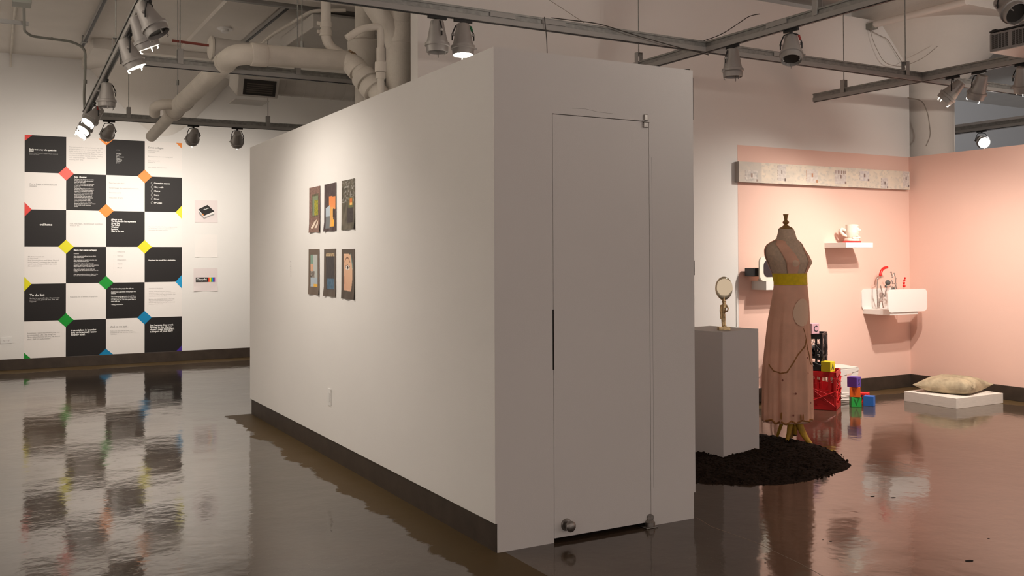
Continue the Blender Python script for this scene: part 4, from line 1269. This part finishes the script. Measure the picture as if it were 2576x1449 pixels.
# ------------------------------------------------------------------ soil pile
random.seed(5)
bm = NB()
SC = Vector((2.44, 1.21))
SR = .90
rings = []
NR, NS = 46, 220
for i in range(NR + 1):
    f = i / NR
    ring = []
    for k in range(NS):
        a = 2 * math.pi * k / NS
        rad = SR * (1 + .045 * noise.noise(Vector((math.cos(a) * 2.2, math.sin(a) * 2.2, .3))) + .015 * noise.noise(Vector((math.cos(a) * 12, math.sin(a) * 12, 1.3))))
        x, y = SC.x + rad * f * math.cos(a), SC.y + rad * f * math.sin(a)
        prof = (1 - f ** 5) * .050
        z = prof + (.012 * noise.noise(Vector((x * 9, y * 9, 0))) + .010 * noise.noise(Vector((x * 30, y * 30, 2))) + .009 * noise.noise(Vector((x * 75, y * 75, 4)))) * min(1, (1 - f) * 12)
        if i == NR:
            z = -0.0005
        ring.append(bm.verts.new((x, y, max(z, -0.0005 if i == NR else .001))))
    rings.append(ring)
for i in range(1, NR):
    for k in range(NS):
        bm.faces.new((rings[i][k], rings[i][(k + 1) % NS], rings[i + 1][(k + 1) % NS], rings[i + 1][k]))
bm.faces.new(rings[1])
for v in rings[0]:
    bm.verts.remove(v)
# loose crumbs
for k in range(1500):
    a = random.random() * 6.283
    f = math.sqrt(random.random()) * 1.0
    x, y = SC.x + SR * f * math.cos(a), SC.y + SR * f * math.sin(a)
    s = random.uniform(.004, .011)
    z = (1 - f ** 5) * .050 + s * .2
    r = bmesh.ops.create_icosphere(bm, subdivisions=1, radius=s, matrix=Matrix.Translation((x, y, z)) @ Matrix.Rotation(random.random() * 6, 4, 'Z') @ Matrix.Diagonal((1, random.uniform(.5, 1), random.uniform(.5, .9), 1)))
SOIL = mat('dark_soil', (0.020, 0.0125, 0.008, 1), 0.95, spec=0.15, nscale=70, namt=.75, bump=.8, bscale=160)
o = obj('soil_pile', bm, SOIL)
tag(o, 'round bed of dark soil spread around the pedestal and dress form', 'soil', kind='stuff')

# ------------------------------------------------------------------ dress form
DFX, DFY = 3.215, 1.262
t = thing('dress_form', 'headless dress form wearing a long pinkish gown with a yellow waistband, standing in soil', 'dress form', (DFX, DFY, 0))
cr = Vector((math.cos(YAW + 0.10), -math.sin(YAW + 0.10), 0))       # silhouettes were measured along this horizontal direction
FRONT = math.atan2(-cr.x, cr.y) + math.pi * 0                         # toward the viewer side
fv = Vector((-math.sin(YAW + 0.10), -math.cos(YAW + 0.10), 0))
phi0 = math.atan2(fv.y, fv.x) + math.radians(40)                      # body front, turned to the right
FD_ = Vector((math.cos(phi0), math.sin(phi0), 0))
SD_ = Vector((-math.sin(phi0), math.cos(phi0), 0))
PXM = 1 / 331.0
# (px_left, px_right, px_y)
SIL = [(1963, 1997, 575), (1963, 2000, 582), (1959, 2004, 599), (1950, 2010, 606), (1936, 2017, 613), (1929, 2022, 620), (1926.6, 2027, 629), (1928, 2036, 643), (1935, 2041.5, 659), (1942, 2035.5, 677), (1947, 2031, 688), (1951.5, 2032, 712), (1950, 2033, 725), (1945, 2035.5, 756), (1935, 2036, 808), (1927, 2039, 880), (1922, 2040.6, 929), (1921, 2040.6, 1000), (1920, 2041, 1057)]
def sil(z):
    y = 1115 - z / PXM
    if y <= SIL[0][2]:
        l, r = SIL[0][:2]
    elif y >= SIL[-1][2]:
        l, r = SIL[-1][:2]
    else:
        for a, b in zip(SIL, SIL[1:]):
            if a[2] <= y <= b[2]:
                k = (y - a[2]) / (b[2] - a[2])
                l, r = a[0] * (1 - k) + b[0] * k, a[1] * (1 - k) + b[1] * k
                break
    return ((l + r) / 2 - 1984) * PXM, (r - l) / 2 * PXM
def bpoint(z, th, off=0.0):
    """th measured from the body front, + toward the viewer's right-hand side of the body"""
    c, h = sil(z)
    a = h / .90
    bb = a * .78
    if z > 1.50:
        k = min(1, (z - 1.50) / .06); bb = a * (.78 + .2 * k)
    x = math.cos(th) * bb
    y = math.sin(th) * a
    # bust
    for s in (-1, 1):
        g_ = math.exp(-((th - s * .62) / .36) ** 2 - ((z - 1.375) / .040) ** 2)
        x += .012 * g_
    p = cr * (c * .9) + FD_ * (x + off * math.cos(th)) + SD_ * (y + off * math.sin(th))
    return Vector((p.x, p.y, z))
LINEN = mat('grey_beige_linen', (0.62, 0.49, 0.37, 1), 0.85, spec=.15, nscale=60, namt=.1)
GOWN = mat('dusty_pink_cloth', (0.80, 0.475, 0.345, 1), 0.85, spec=.15, nscale=5, namt=.12, bump=.2, bscale=200)
BELT = mat('mustard_waistband', (0.78, 0.58, 0.008, 1), 0.75, nscale=40, namt=.1)
SPOT = mat('pale_cloth_patch', (0.84, 0.62, 0.46, 1), 0.85)
SEAM = mat('brown_seam', (0.33, 0.15, 0.05, 1), 0.85)
SEAMH = mat('rust_brown_hem', (0.33, 0.14, 0.035, 1), 0.85)
WOODC = mat('turned_wood', (0.37, 0.20, 0.055, 1), 0.45, nscale=20, namt=.2)
def surf(bm, z0, z1, nz_, nth, off, t0=0.0, t1=2 * math.pi, fn=None):
    closed = abs(t1 - t0 - 2 * math.pi) < 1e-6
    rows = []
    for j in range(nz_ + 1):
        z = z0 + (z1 - z0) * j / nz_
        row = []
        for i in range(nth if closed else nth + 1):
            th = t0 + (t1 - t0) * i / nth
            p = bpoint(z, th, off)
            if fn:
                p = fn(p, z, th)
            row.append(bm.verts.new(p))
        rows.append(row)
    for j in range(nz_):
        n = len(rows[j])
        for i in range(n if closed else n - 1):
            bm.faces.new((rows[j][i], rows[j][(i + 1) % n], rows[j + 1][(i + 1) % n], rows[j + 1][i]))
    return rows
bm = NB()
rows = surf(bm, 1.10, 1.630, 60, 64, 0.0)
bm.faces.new(rows[-1]); bm.faces.new(rows[0][::-1])
obj('torso', bm, LINEN, t, smooth=True)
zN = 1.630
cN = cr * sil(1.63)[0] * .9
bm = NB(); lathe(bm, [(.052, zN), (.0535, zN + .004), (.045, zN + .010), (.026, zN + .022), (.015, zN + .030), (.0115, zN + .034), (.022, zN + .042), (.0245, zN + .052), (.018, zN + .063), (.0115, zN + .068), (.0125, zN + .080), (.016, zN + .096), (.0205, zN + .110), (.0205, zN + .113)], 26, Matrix.Translation((cN.x, cN.y, 0)))
obj('neck_finial', bm, WOODC, t, smooth=True, label='turned wooden neck finial')
bm = NB(); surf(bm, 1.205, 1.292, 8, 64, .006); obj('waistband', bm, BELT, t, smooth=True, label='mustard yellow waistband')
# halter straps: from the waistband up over the shoulders
def strap(s):
    bm = NB()
    n = 30
    rows = []
    KZ = [1.288, 1.37, 1.44, 1.49, 1.532]
    KC = [33, 34, 37, 45, 66]
    KW = [33, 36, 34, 33, 40]
    for j in range(n + 1):
        f = j / n
        z = 1.288 + (1.532 - 1.288) * f
        q_ = max(q for q in range(4) if KZ[q] <= z + 1e-6)
        k_ = (z - KZ[q_]) / (KZ[q_ + 1] - KZ[q_])
        c0 = s * math.radians(KC[q_] * (1 - k_) + KC[q_ + 1] * k_)
        wid = math.radians(KW[q_] * (1 - k_) + KW[q_ + 1] * k_)
        row = [bm.verts.new(bpoint(z, c0 + wid * (q / 10 - .5), .0045)) for q in range(11)]
        rows.append(row)
    # over the shoulder to the back
    for j in range(1, 9):
        f = j / 8
        a = rows[n]
        zz = 1.532 + .014 * math.sin(f * math.pi)
        c0 = s * (1.152 + .95 * f)
        rows.append([bm.verts.new(bpoint(zz, c0 + (.70 - .35 * f) * (q / 10 - .5), .005)) for q in range(11)])
    for j in range(1, 12):
        f = j / 11
        z = 1.532 - .245 * f
        c0 = s * (2.10 + .25 * f)
        rows.append([bm.verts.new(bpoint(z, c0 + .35 * (q / 10 - .5), .0045)) for q in range(11)])
    for a, b in zip(rows, rows[1:]):
        for q in range(10):
            bm.faces.new((a[q], a[q + 1], b[q + 1], b[q]))
    o = obj('shoulder_strap', bm, GOWN, t, smooth=True)
    md = o.modifiers.new('thickness', 'SOLIDIFY'); md.thickness = .002
strap(-1); strap(1)
def patch(name, zc, thc, rz, rth, m, off=.0065, z2=None):
    bm = NB()
    ctr = bm.verts.new(bpoint(zc, thc, off))
    prev = None
    rings_ = []
    for k in range(1, 6):
        rings_.append([bm.verts.new(bpoint(zc + rz * k / 5 * math.sin(a), thc + rth * k / 5 * math.cos(a), off)) for a in [2 * math.pi * q / 28 for q in range(28)]])
    for q in range(28):
        bm.faces.new((ctr, rings_[0][q], rings_[0][(q + 1) % 28]))
        for a, b in zip(rings_, rings_[1:]):
            bm.faces.new((a[q], a[(q + 1) % 28], b[(q + 1) % 28], b[q]))
    return obj(name, bm, m, t, smooth=True)
patch('bust_patch', 1.368, -.50, .026, .17, SPOT); patch('bust_patch', 1.368, .50, .026, .17, SPOT)
# gown skirt with folds
def folds(p, z, th):
    k = max(0, min(1, (1.20 - z) / .9))
    d = Vector((p.x, p.y, 0)) - cr * sil(z)[0] * .9
    if d.length < 1e-6:
        return p
    amt = k * (.010 * math.sin(th * 7 + 1.0) + .007 * math.sin(th * 13 + z * 2) + .004 * math.sin(th * 23))
    dn = d.normalized()
    z2 = p.z
    if z < .20:
        z2 = p.z + (.20 - z) / .03 * (.006 * math.sin(th * 17) + .004 * math.sin(th * 31)) * .4
    q = p + dn * amt
    q.z = z2
    return q
bm = NB(); surf(bm, .172, 1.210, 70, 128, .004, fn=folds)
o = obj('gown', bm, GOWN, t, smooth=True)
md = o.modifiers.new('thickness', 'SOLIDIFY'); md.thickness = .003; md.offset = -1
patchz = patch('belly_patch', 1.0, -.08, .103, .50, SPOT, off=.0095)
def seam(pts, r, m=SEAM, name='seam'):
    bm = NB()
    P_ = []
    for a, b in zip(pts, pts[1:]):
        for q in range(8):
            f = q / 8
            z, th = a[0] * (1 - f) + b[0] * f, a[1] * (1 - f) + b[1] * f
            P_.append(folds(bpoint(z, th, .0045), z, th))
    P_.append(folds(bpoint(pts[-1][0], pts[-1][1], .0045), *pts[-1]))
    rs = [r * (.7 + .6 * abs(noise.noise(Vector((i * .7, r * 100, 0))))) for i in range(len(P_))]
    tube(bm, P_, rs, 6)
    obj(name, bm, m, t, smooth=True)
# (z, angle from the front)
seam([(.80, .10), (.745, .0), (.70, -.22), (.66, -.42), (.62, -.55), (.56, -.78), (.55, -1.05), (.565, -1.35), (.61, -1.60)], .006)
seam([(.80, .10), (.76, .20), (.70, .32), (.63, .48), (.60, .62)], .005)
seam([(.88, -.02), (.80, .10)], .003)
seam([(.185, -1.75), (.20, -1.45), (.175, -1.25), (.19, -1.05)], .009, SEAMH, 'frayed_hem')
seam([(.19, -1.0), (.175, -.8), (.195, -.6), (.178, -.4)], .008, SEAMH, 'frayed_hem')
seam([(.18, -.35), (.195, -.1), (.18, .15), (.19, .45), (.18, .8)], .007, SEAMH, 'frayed_hem')
for z, th in ((.235, -1.0), (.22, -.25), (.22, -.15)):
    patch('hem_stain', z, th, .028, .035, SEAMH, off=.016)
for z, th in ((.50, -.95), (.40, -.45), (.545, .12), (.24, -.55), (.32, .30), (.27, .4), (.66, .12)):
    patch('pink_dot', z, th, .008, .035, mat('faded_red_dot', (0.30, 0.10, 0.075, 1), 0.85) if z == .50 else bpy.data.materials['faded_red_dot'], off=.017)
# banana-skin like feet
BAN = mat('banana_yellow', (0.58, 0.34, 0.03, 1), 0.6, nscale=14, namt=.3)
BANB = mat('brown_peel_tip', (0.045, 0.022, 0.010, 1), 0.8)
def peel(pts, ws, name='peel_foot', lab=None):
    bm = NB()
    pts = [Vector(p) for p in pts]
    L_, R_ = [], []
    rows = []
    for p, w in zip(pts, ws):
        nrm = fv
        row = []
        for q in range(7):
            u = q / 6 * 2 - 1
            row.append(bm.verts.new(p + cr * (u * w) + fv * (.014 * (1 - u * u))))
        rows.append(row)
    for a, b in zip(rows, rows[1:]):
        for q in range(6):
            bm.faces.new((a[q], a[q + 1], b[q + 1], b[q]))
    o = obj(name, bm, BAN, t, smooth=True, label=lab)
    md = o.modifiers.new('thickness', 'SOLIDIFY'); md.thickness = .006
    bm = NB(); bmesh.ops.create_icosphere(bm, subdivisions=2, radius=1, matrix=Matrix.Translation(pts[-1] + fv * .004) @ Matrix.Diagonal((max(.012, ws[-1]), .012, .008, 1)))
    obj('peel_tip', bm, BANB, o)
S_ = lambda px, py, d=0: cr * ((px - 1984) * PXM) + fv * d + Vector((0, 0, (1115 - py) * PXM))
peel([S_(1992, 1050), S_(1986, 1070, .02), S_(1981, 1090, .04), S_(1976, 1106, .05), S_(1973, 1113, .05)], [.030, .022, .017, .015, .014])
peel([S_(2000, 1050, .01), S_(1999, 1075, .01), S_(1998, 1094, .01)], [.020, .017, .017])
peel([S_(2005, 1050, .02), S_(2010, 1072, .03), S_(2018, 1092, .05), S_(2030, 1110, .07), S_(2045, 1119, .08), S_(2062, 1127, .09)], [.030, .028, .026, .022, .012, .004])
peel([S_(1975, 1052, -.03), S_(1968, 1070, -.04), S_(1962, 1090, -.05), S_(1958, 1104, -.06)], [.020, .015, .012, .010])
bm = NB(); tube(bm, [S_(1990, 1040, -.01), S_(1990, 1102, -.01)], .016, 14); obj('stand_pole', bm, WOODC, t, smooth=True)

# ------------------------------------------------------------------ crates
def crate(nm, label, cx_, cy_, z, w, h, rot, m, tilt=0, wrap=None, wlabel=None, strands=40, seed=1, solid=False, wrapstyle=0):
    t = thing(nm, label, 'crate', (cx_, cy_, z), rot=rot)
    hw = w / 2
    bm = NB()
    b = .013
    for sx in (-1, 1):
        for sy in (-1, 1):
            box(bm, sx * hw - (b if sx > 0 else -b) - b * .0 - b, sx * hw - (b if sx > 0 else -b) + b, sy * hw - (b if sy > 0 else -b) - b, sy * hw - (b if sy > 0 else -b) + b, 0, h, .004)
    obj('corner_post', bm, m, t)
    for zz, th in ((0.002, .05), (h * .33, .018), (h - .05, .05)):
        bm = NB()
        for s in (-1, 1):
            box(bm, -hw, hw, s * hw - (.010 if s > 0 else 0), s * hw + (.010 if s < 0 else 0), zz, zz + th, .003)
            box(bm, s * hw - (.010 if s > 0 else 0), s * hw + (.010 if s < 0 else 0), -hw, hw, zz, zz + th, .003)
        obj('rim_band', bm, m, t)
    bm = NB()
    for s in (-1, 1):
        for k in (-.33, 0.0, .33):
            box(bm, k * w - .010, k * w + .010, s * hw - (.008 if s > 0 else 0), s * hw + (.008 if s < 0 else 0), .04, h - .04)
            box(bm, s * hw - (.008 if s > 0 else 0), s * hw + (.008 if s < 0 else 0), k * w - .010, k * w + .010, .04, h - .04)
        # crossing diagonal ribs on the lower part
        tube(bm, [(-hw + .02, s * (hw - .005), .05), (0, s * (hw - .005), h * .33)], .006, 6); tube(bm, [(hw - .02, s * (hw - .005), .05), (0, s * (hw - .005), h * .33)], .006, 6)
        tube(bm, [(s * (hw - .005), -hw + .02, .05), (s * (hw - .005), 0, h * .33)], .006, 6); tube(bm, [(s * (hw - .005), hw - .02, .05), (s * (hw - .005), 0, h * .33)], .006, 6)
    obj('rib', bm, m, t)
    bm = NB()
    for k in range(7):
        p = -hw + .02 + k * (w - .04) / 6
        box(bm, p - .006, p + .006, -hw + .01, hw - .01, .004, .012); box(bm, -hw + .01, hw - .01, p - .006, p + .006, .0045, .0125)
    obj('bottom_grid', bm, m, t)
    if wrap:
        rnd = random.Random(seed)
        bm = NB()
        def edgep(side, f, z):
            e = hw + .004
            return {0: Vector((-e + 2 * e * f, -e, z)), 1: Vector((e, -e + 2 * e * f, z)), 2: Vector((e - 2 * e * f, e, z)), 3: Vector((-e, e - 2 * e * f, z))}[side % 4]
        for k in range(strands):
            s = rnd.randrange(4)
            if wrapstyle == 0:      # bands across a side
                z1, z2 = rnd.uniform(.03, h - .03), rnd.uniform(.03, h - .03)
                a, c = edgep(s, rnd.uniform(0, .1), z1), edgep(s, rnd.uniform(.9, 1), z2)
                tube(bm, [a, (a + c) / 2 + Vector((0, 0, -.01)), c], rnd.choice((.0015, .003, .006)), 5)
            elif wrapstyle == 1:    # web radiating from a post
                a = edgep(s, rnd.choice((0.0, .5, 1.0)), rnd.choice((h * .35, h * .5)))
                c = edgep(s, rnd.random(), h - .02 if rnd.random() < .7 else .05)
                tube(bm, [a, c], rnd.choice((.0012, .0012, .002)), 4)
            else:                   # wound low around
                z1 = rnd.uniform(.02, h * .28)
                ps = [edgep(s, f, z1 + rnd.uniform(-.01, .01)) for f in (0, .33, .66, 1)]
                tube(bm, ps, .005, 5)
        obj('string_wrap', bm, wrap, t, kind='stuff')
    return t
REDP = mat('red_plastic', (0.50, 0.010, 0.012, 1), 0.4)
REDW = mat('red_cellophane', (0.55, 0.012, 0.016, 1), 0.35)
BLKP = mat('black_crate_plastic', (0.012, 0.012, 0.013, 1), 0.45)
WHTP = mat('white_crate_plastic', (0.74, 0.70, 0.65, 1), 0.5)
rc = math.atan2(-.58, .82) * 0 + math.radians(-54.7)
d1 = Vector((math.cos(rc), math.sin(rc), 0)); d2 = Vector((-d1.y, d1.x, 0))
FRc = Vector((4.700, 2.135, 0))          # near right bottom corner of the red crate
cc = FRc - d1 * .18 + d2 * .18
t = crate('milk_crate', 'red plastic crate wrapped in red strips on the floor behind the dress form', cc.x, cc.y, 0, .36, .355, rc, REDP, wrap=REDW, strands=34, seed=3)
# translucent red sheeting stretched on its front sides
bm = NB()
def sheetq(bm, pts):
    vs = [bm.verts.new(p) for p in pts]
    bm.faces.new(vs)
e = .176
sheetq(bm, [(-e, -e, .02), (e, -e, .05), (e, -e, .16), (.02, -e, .20), (-e, -e, .25)])
sheetq(bm, [(-e, -e, .235), (-.03, -e, .19), (-.02, -e, .30), (-e, -e, .32)])
sheetq(bm, [(-.17, e, .02), (.17, e, .02), (.17, e, .2), (-.17, e, .26)])
sheetq(bm, [(-e, -.17, .02), (-e, .17, .02), (-e, .17, .3), (-e, -.17, .2)])
o = obj('red_sheeting', bm, REDW, t); md = o.modifiers.new('thickness', 'SOLIDIFY'); md.thickness = .003
cb = cc + Vector((-.035, .05, 0))
t = crate('milk_crate', 'black plastic crate webbed with black thread, stacked on the red crate', cb.x - d1.x * .045, cb.y - d1.y * .045, .357, .33, .345, rc, BLKP, wrap=BLKP, strands=70, seed=8, wrapstyle=1)
bm = NB()
rnd = random.Random(4)
for k in range(26):
    a = Vector((rnd.uniform(-.15, .15), rnd.uniform(-.15, .15), .16 + rnd.uniform(-.05, .06)))
    c = Vector((rnd.uniform(-.15, .15), rnd.uniform(-.15, .15), .16 + rnd.uniform(-.05, .06)))
    tube(bm, [a, (a + c) / 2 + Vector((0, 0, .02)), c], [.006, .02, .006], 6)
obj('black_bundle', bm, BLKP, t, kind='stuff')
t = crate('milk_crate', 'white plastic crate wound with white strips, right of the red crate', 5.195, 2.625, 0, .335, .33, 0, WHTP, wrap=WHTP, strands=30, seed=12, wrapstyle=2)
bm = NB()
e = .170
sheetq(bm, [(-e, -e, .05), (-.04, -e, .05), (e, -e, .27), (e, -e, .30), (e - .06, -e, .30)])
sheetq(bm, [(-e, -e - .001, .24), (e, -e - .001, .30), (e, -e - .001, .325), (-e, -e - .001, .31)])
sheetq(bm, [(-e, -e + .002, .02), (.12, -e + .002, .02), (.10, -e + .002, .10), (-.02, -e + .002, .26), (-e, -e + .002, .28)])
sheetq(bm, [(-e, -e, .333), (e, -e, .333), (e, .03, .34), (.02, e, .337), (-e, e, .333)])
o = obj('white_sheeting', bm, WHTP, t); md = o.modifiers.new('thickness', 'SOLIDIFY'); md.thickness = .004

# alphabet blocks
BG = 'painted letter blocks near the crates'
def block(label, x, y, z, rot, s, m, letter=None, ink=None, side=0, side2=None, letter2=None):
    t = thing('letter_block', label, 'toy block', (x, y, z), BG, rot=rot)
    obj('cube_body', box(NB(), -s / 2, s / 2, -s / 2, s / 2, 0, s, .0025), m, t)
    def put(L_, sd):
        R0 = Matrix.Rotation(sd * math.pi / 2, 4, 'Z')
        M = R0 @ at((0, -s / 2 - .0012, s * .20))
        text('letter', L_, s * .86, ink, M, t, 0.0015, 'CENTER', squeeze=.9)
    if letter:
        put(letter, side)
    if letter2:
        put(letter2, side2)
    return t
def bm_(n, c, r=.5):
    return mat(n, c, r)
INK = mat('dark_letter_ink', (0.03, 0.03, 0.04, 1), .6)
CPK = bm_('pale_lilac_paint', rgb(214, 168, 180)); CYL = bm_('yellow_block_paint', rgb(224, 200, 25)); CPU = bm_('purple_block_paint', rgb(96, 66, 160))
COR = bm_('orange_block_paint', rgb(232, 104, 20)); CGR = bm_('green_block_paint', rgb(40, 170, 70)); CBL = bm_('blue_block_paint', rgb(44, 104, 190)); CRD = bm_('red_block_paint', rgb(222, 30, 34))
# yaw such that a wide left face and a narrow right face show
br = math.radians(-52)
ctop = cb - d1 * .045
block('pale lilac letter C block on top of the black crate', 4.60, 2.33, .702, math.radians(-90), .095, CPK, 'C', INK, 1)
block('yellow letter A block on the corner of the red crate', 4.690, 2.222, .3555, math.radians(-74), .093, CYL, 'A', INK, 1)
block('green block at the bottom of the three block stack', 5.065, 2.235, 0, math.radians(-37), .093, CGR, 'V', mat('dark_green_ink', rgb(24, 112, 44), .6), 0)
block('orange block in the middle of the three block stack', 5.060, 2.235, .0935, math.radians(-46), .093, COR, 'V', mat('deep_orange_ink', rgb(205, 84, 14), .6), 0)
block('purple letter S block topping the three block stack', 5.050, 2.235, .187, math.radians(-73), .095, CPU, 'S', INK, 1)
block('blue block on the floor right of the green one', 5.215, 2.200, 0, math.radians(-60), .093, CBL)
block('bright red block on the floor behind the blue one', 5.345, 2.375, 0, math.radians(-60), .093, CRD, 'R', INK, 0)

# ------------------------------------------------------------------ floor platform with plaster pillow
t = thing('floor_platform', 'low square white platform on the floor near the pink corner', 'platform', (5.739, 1.654, 0))
PLW = mat('whitewashed_wood', (0.76, 0.71, 0.65, 1), .6, nscale=14, namt=.05, stretch=(1, 1, 8))
w_, d_, h_ = .70, .57, .096
bm = NB(); box(bm, 0, w_, 0, d_, 0, h_ - .006, .002); obj('platform_body', bm, PLW, t)
bm = NB()
for a in ((0, w_, 0, .055), (0, w_, d_ - .055, d_), (0, .055, .055, d_ - .055), (w_ - .055, w_, .055, d_ - .055)):
    box(bm, a[0], a[1], a[2], a[3], h_ - .006, h_, .001)
obj('top_frame', bm, PLW, t)
PILM = mat('stained_plaster', (0.40, 0.325, 0.215, 1), .8, nscale=11, namt=.32, bump=.7, bscale=24)
t = thing('plaster_pillow', 'stiff tan plaster pillow with a deep crease lying on the white platform', 'pillow', (6.15, 1.985, .094), rot=math.radians(15.7))
bm = NB()
n = 56
W2, D2 = .285, .285
grid_t, grid_b = [], []
def pil(u, v, top):
    r = 1 - .14 * (1 - u * u) * abs(v) ** 2 - 0
    x = u * W2 * (1 - .13 * (1 - u * u) * 0) * (1 - .16 * (1 - v * v) * abs(u) ** 3 * 1.0)
    y = v * D2 * (1 - .20 * (1 - u * u) * abs(v) ** 3)
    fc = 1 - .24 * max(0, u * v) ** 3
    x *= fc; y *= fc
    e_ = max(0, (1 - abs(u) ** 2.6)) * max(0, (1 - abs(v) ** 2.6))
    hgt = .098 * e_ ** .5
    if top:
        dq = u + .20 - .12 * v
        cre = (math.exp(-(dq / .20) ** 2) if dq > 0 else math.exp(-(dq / .05) ** 2)) * max(0, min(1, (.55 - v) * 1.6))
        z = .058 + hgt * (1 - .80 * cre) + .010 * noise.noise(Vector((u * 2.2, v * 2.2, 1))) * e_ + .007 * noise.noise(Vector((u * 6, v * 6, 3))) * e_
    else:
        z = .058 - .062 * min(1, e_ * 1.6) ** .6
    z += .012 * abs(u) ** 6 * abs(v) ** 6
    return Vector((x, y, max(z, .003)))
for j in range(n + 1):
    a, b = [], []
    for i in range(n + 1):
        u, v = i / n * 2 - 1, j / n * 2 - 1
        a.append(bm.verts.new(pil(u, v, True)))
        b.append(a[-1] if i in (0, n) or j in (0, n) else bm.verts.new(pil(u, v, False)))
    grid_t.append(a); grid_b.append(b)
for j in range(n):
    for i in range(n):
        bm.faces.new((grid_t[j][i], grid_t[j][i + 1], grid_t[j + 1][i + 1], grid_t[j + 1][i]))
        f = (grid_b[j][i], grid_b[j + 1][i], grid_b[j + 1][i + 1], grid_b[j][i + 1])
        try:
            bm.faces.new(f)
        except ValueError:
            pass
obj('pillow_body', bm, PILM, t, smooth=True)
bm = NB()
tube(bm, [(-.150 + .017 * math.cos(a), -.232 + .012 * math.sin(a), .082 + .015 * math.sin(a)) for a in [2 * math.pi * q / 16 for q in range(16)]], .006, 6, closed=True)
obj('ring_lump', bm, PILM, t, smooth=True)
